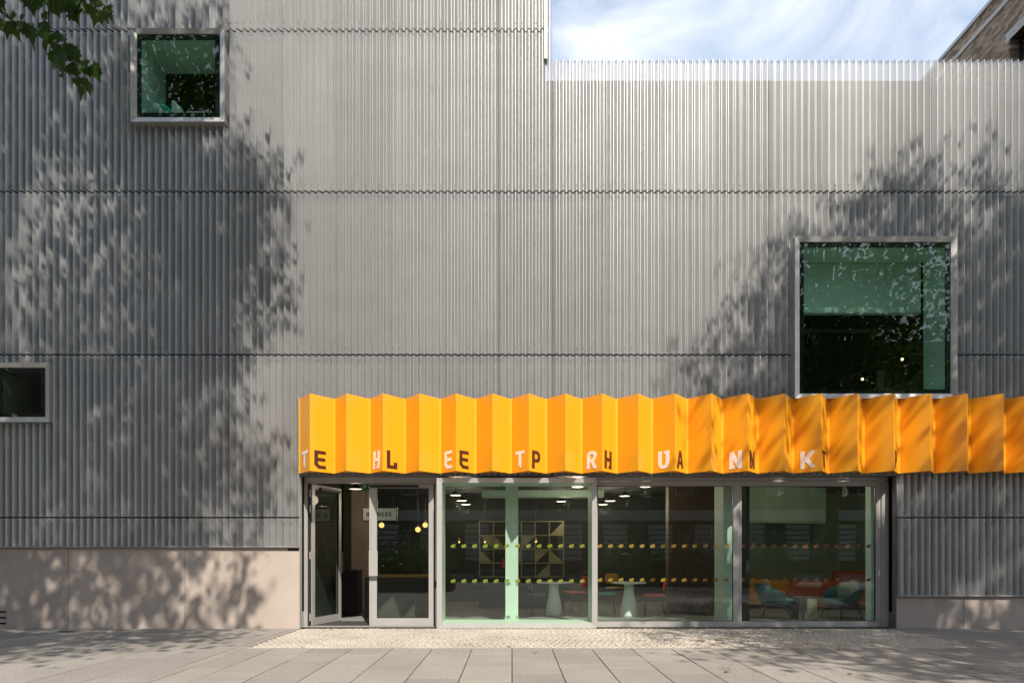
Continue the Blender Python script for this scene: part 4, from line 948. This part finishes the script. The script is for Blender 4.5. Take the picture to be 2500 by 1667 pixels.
def keep_leaf(soft, seed):
    rs = np.random.default_rng(seed)
    def f(P):
        d = P[:, 1] + CD; px_ = HX + P[:, 0] * F / np.maximum(d, .05); py_ = HY - (P[:, 2] - CZ) * F / np.maximum(d, .05)
        vis = (d > 0.1) & (px_ > -60) & (px_ < 2560) & (py_ > -60) & (py_ < 1730)
        t1 = -P[:, 1] / S[1]; t2 = P[:, 2] / -S[2]; t_ = np.minimum(t1, t2); H = P + S[None, :] * t_[:, None]
        dh_ = H[:, 1] + CD; hx = HX + H[:, 0] * F / np.maximum(dh_, .05) + rs.normal(0, soft, len(P)); hy = HY - (H[:, 2] - CZ) * F / np.maximum(dh_, .05) + rs.normal(0, soft, len(P))
        lit = in_poly(hx, hy, LIT) & (dh_ > .5)
        band = (H[:, 1] > -.1) & (H[:, 2] > 2.45) & (H[:, 2] < 3.9) & (H[:, 0] > 3.6) & (rs.random(len(P)) < .72)     # leaves dropped here so that sun reaches the canopy
        return ~band & ~vis & ~lit & (P[:, 1] < -.6) & (P[:, 2] > 2.5)
    return f
def plane_tree(name, label, base, cen, rad, height, n_cl, n_lf, seed, spread_=.42, size=.17, fork=None):
    rs = np.random.default_rng(seed)
    T = thing(name, label, 'tree', base)
    kp = keep_leaf(42, seed + 1); kc = keep_leaf(0, seed + 2)
    u = rs.normal(0, 1, (n_cl * 4, 3)); u /= np.linalg.norm(u, axis=1)[:, None]; u *= (rs.uniform(.12, 1, (n_cl * 4, 1)) ** (1/2.2))
    C_ = np.array(cen)[None, :] + u * np.array(rad)[None, :]; C_ = C_[kc(C_)][:n_cl]
    V, n_, m_ = leaf_cards(C_, (spread_,) * 3, n_lf, size, rs, kp, LEAF2)
    me = cards_mesh('crown', V - np.array(base)[None, :], n_, m_, LF2, 'leaf_green'); link('crown', me, T)
    fk = Vector(fork) if fork else Vector((base[0], base[1], 5.0)); b0 = Vector(base)
    MB().tube([(0, 0, -.05), (0.02, .03, .4), tuple((fk - b0) * .5 + Vector((.06, .05, 0))), tuple(fk - b0), tuple(Vector(cen) - b0)], [.34, .25, .21, .18, .05], 12).build('trunk', 'bark', T, True)
    lm = MB()
    for k in rs.permutation(len(C_))[:60]:
        e = Vector(C_[k]); s0 = fk.lerp(Vector(cen), rs.uniform(0, .8)); mid = s0.lerp(e, .5) + Vector((0, 0, .4))
        # keep limbs out of the view
        bad = False
        for q_ in (.25, .5, .75, 1):
            p = s0.lerp(mid, q_*2) if q_ <= .5 else mid.lerp(e, q_*2-1)
            if not kc(np.array([p]))[0]: bad = True
        if not bad: lm.tube([s0 - b0, mid - b0, e - b0], [.06, .04, .012], 6)
    lm.build('limb', 'bark', T, True)
    return T
T1 = plane_tree('plane_tree', 'leafy plane tree whose lobed leaves hang beside the upper window', (-9.6, -6.6, 0), (-6.6, -8.0, 14.0), (5.4, 6.2, 8.2), 20, 430, 34000, 21, fork=(-9.3, -6.8, 5.5))
T2 = plane_tree('plane_tree', 'leafy plane tree reflected in the large window', (10.6, -9.4, 0), (9.4, -8.4, 11.5), (5.6, 5.4, 7.0), 18, 340, 27000, 33, fork=(10.5, -9.2, 5.0))

T3 = plane_tree('plane_tree', 'plane tree standing by the long planter, added to shade the reflected ground', (12.2, -22.6, 0), (13.0, -21.6, 9.5), (7.5, 5.0, 5.0), 14, 300, 19000, 55, fork=(12.3, -22.5, 4.2))  # added to darken the ground that the lounge glass reflects
T4 = plane_tree('plane_tree', 'unseen plane tree added past the small dark window to darken the cladding', (-17.5, -4.6, 0), (-17.0, -4.4, 9.5), (5.6, 3.6, 7.0), 14, 260, 15000, 77, fork=(-17.4, -4.6, 3.6))  # out of view, added to shade the left-facing sides of the corrugation
# the hanging twigs in view: every leaf an object, placed where the branch hangs, 4.5 m in front of the wall
LOBE = [(0,0),(.10,.02),(.30,-.10),(.27,.06),(.50,.16),(.36,.24),(.44,.44),(.25,.42),(.20,.55),(.12,.60),(0,.98),(-.12,.60),(-.20,.55),(-.25,.42),(-.44,.44),(-.36,.24),(-.50,.16),(-.27,.06),(-.30,-.10),(-.10,.02)]
vs = [(0, .28, .0)] + [(x, y, -.06*abs(x) + .05*(y-.3)**2) for x, y in LOBE]; fs = [(0, i, i % 20 + 1) for i in range(1, 21)]
lme = MB().add(vs, fs).mesh('leaf', 'leaf_green'); lme2 = MB().add([(v[0]*.85, v[1], v[2] + .16*abs(v[0])) for v in vs], fs).mesh('leaf', 'leaf_green')
BR = thing('branch', None, None); BR.parent = T1; BR.matrix_parent_inverse = Matrix.Translation(-Vector(T1.location)); BR['label'] = 'hanging twigs with lobed leaves'
YB = -4.5; cr = lambda p: (p[0] / 3.357, p[1] / 3.357)
def bp(p, dy=0): a = cr(p); return (PX(a[0], YB + dy), YB + dy, PZ(a[1], YB + dy))
twigs = [[(-260,-120),(-60,-20),(60,140),(190,240),(330,300),(430,340),(520,430),(600,520),(650,640),(690,760)],
         [(430,-160),(405,40),(400,160),(410,270),(440,330)], [(-200,-60),(20,70),(110,190),(170,260)],
         [(480,-140),(560,-10),(660,60),(740,120),(850,100),(920,150)], [(520,430),(600,470),(700,560),(790,620)], [(150,-200),(260,-40),(300,30)], [(640,60),(770,90),(830,160)]]
for tw in twigs: MB().tube([bp(p, .03*math.sin(i*1.7)) for i, p in enumerate(tw)], [.012 - .009 * i / len(tw) for i in range(len(tw))], 6).build('twig', 'twig', BR, True)
spots = [(60,250,120),(20,100,90),(175,155,60),(115,125,50),(155,215,60),(215,230,55),(270,60,130),(240,20,110),(330,60,100),(270,320,140),(330,240,60),(370,235,50),(350,290,70),(420,330,80),(480,320,80),
         (380,390,110),(460,420,100),(440,500,120),(500,540,150),(560,590,80),(430,60,130),(470,110,90),(520,20,120),(590,80,140),(620,150,130),(650,60,90),(690,30,90),(700,100,80),(780,150,110),(830,170,80),(900,130,110),(790,40,80),(810,10,70),
         (590,430,90),(640,490,110),(560,410,80),(700,530,90),(710,590,80),(790,565,90),(800,620,90),(740,610,80),(640,690,90),(620,610,70),(700,730,100),(670,770,90),(730,740,80),(690,690,70),(505,625,50),(-10,220,90),(395,20,120),(455,-20,130),(560,-20,120),(300,-20,120),(180,-10,90),(745,-5,80),(20,40,70)]
r5 = random.Random(9)
for k in range(34):        # fuller clusters along the twigs
    tw = twigs[(0, 3, 4, 5, 1, 3, 0, 2)[k % 8]]; j = r5.randrange(1, len(tw)); f = r5.random()
    spots.append((tw[j-1][0] + (tw[j][0]-tw[j-1][0])*f + r5.uniform(-35, 35), tw[j-1][1] + (tw[j][1]-tw[j-1][1])*f + r5.uniform(-10, 45), r5.uniform(60, 115)))
for i, (x, y, s) in enumerate(spots):
    dy = r5.uniform(-.25, .2); p = bp((x, y), dy); sz = s / 3.357 * (CD + YB) / F * 1.42
    o = link('leaf', lme if r5.random() < .6 else lme2, BR, p); ax = Vector((r5.uniform(-.6, .6), -1, r5.uniform(-.45, .55))).normalized()
    # tip hangs down and a little to the right, blade roughly towards the viewer
    tip = Vector((r5.uniform(-.35, .75), 0, -1)); tip = (tip - ax * tip.dot(ax)).normalized(); sd = tip.cross(ax)
    o.rotation_euler = Matrix((sd, tip, ax)).transposed().to_euler(); o.location = Vector(p) - tip * sz * .45; o.scale = (sz * r5.uniform(.75, 1.05), sz, sz)

# fallen leaves on the paving
fl = [(733,1578.8,'by the setts near the open door'),(812,1536,'on the setts before the open door'),(840,1541,'on the setts before the closed door'),(2092,1536,'on the setts below the sliding window'),(2050,1586,'on a slab beside the setts'),(2113,1582,'at the edge of the setts'),(2191,1588,'on a slab beyond the setts'),(2225,1609,'on a slab in the dappled shade'),(1973,1570,'lying long on the setts'),(2378,1632,'on a shaded slab far from the setts'),(1777,1641,'dark, on a slab in front of the sliding windows'),(1247,1579.5,'at the joint before the box window'),(2494,1570,'near the low granite plinth'),(2078,1646,'on a lit slab'),(1305,1594,'in a lit joint')]
for px_, py_, wh in fl:
    x, y = fp(px_, py_)
    o = link('fallen_leaf', lme, None, (x, y, .012), (r5.uniform(-.15, .15), r5.uniform(-.15, .15), r5.uniform(0, 6))); o.scale = (.085, .085, .12)
    o.data = lme.copy(); o.data.materials.clear(); o.data.materials.append(M('dry_leaf')); tag(o, 'small brown fallen leaf ' + wh, 'leaf', 'fallen leaves on the paving')
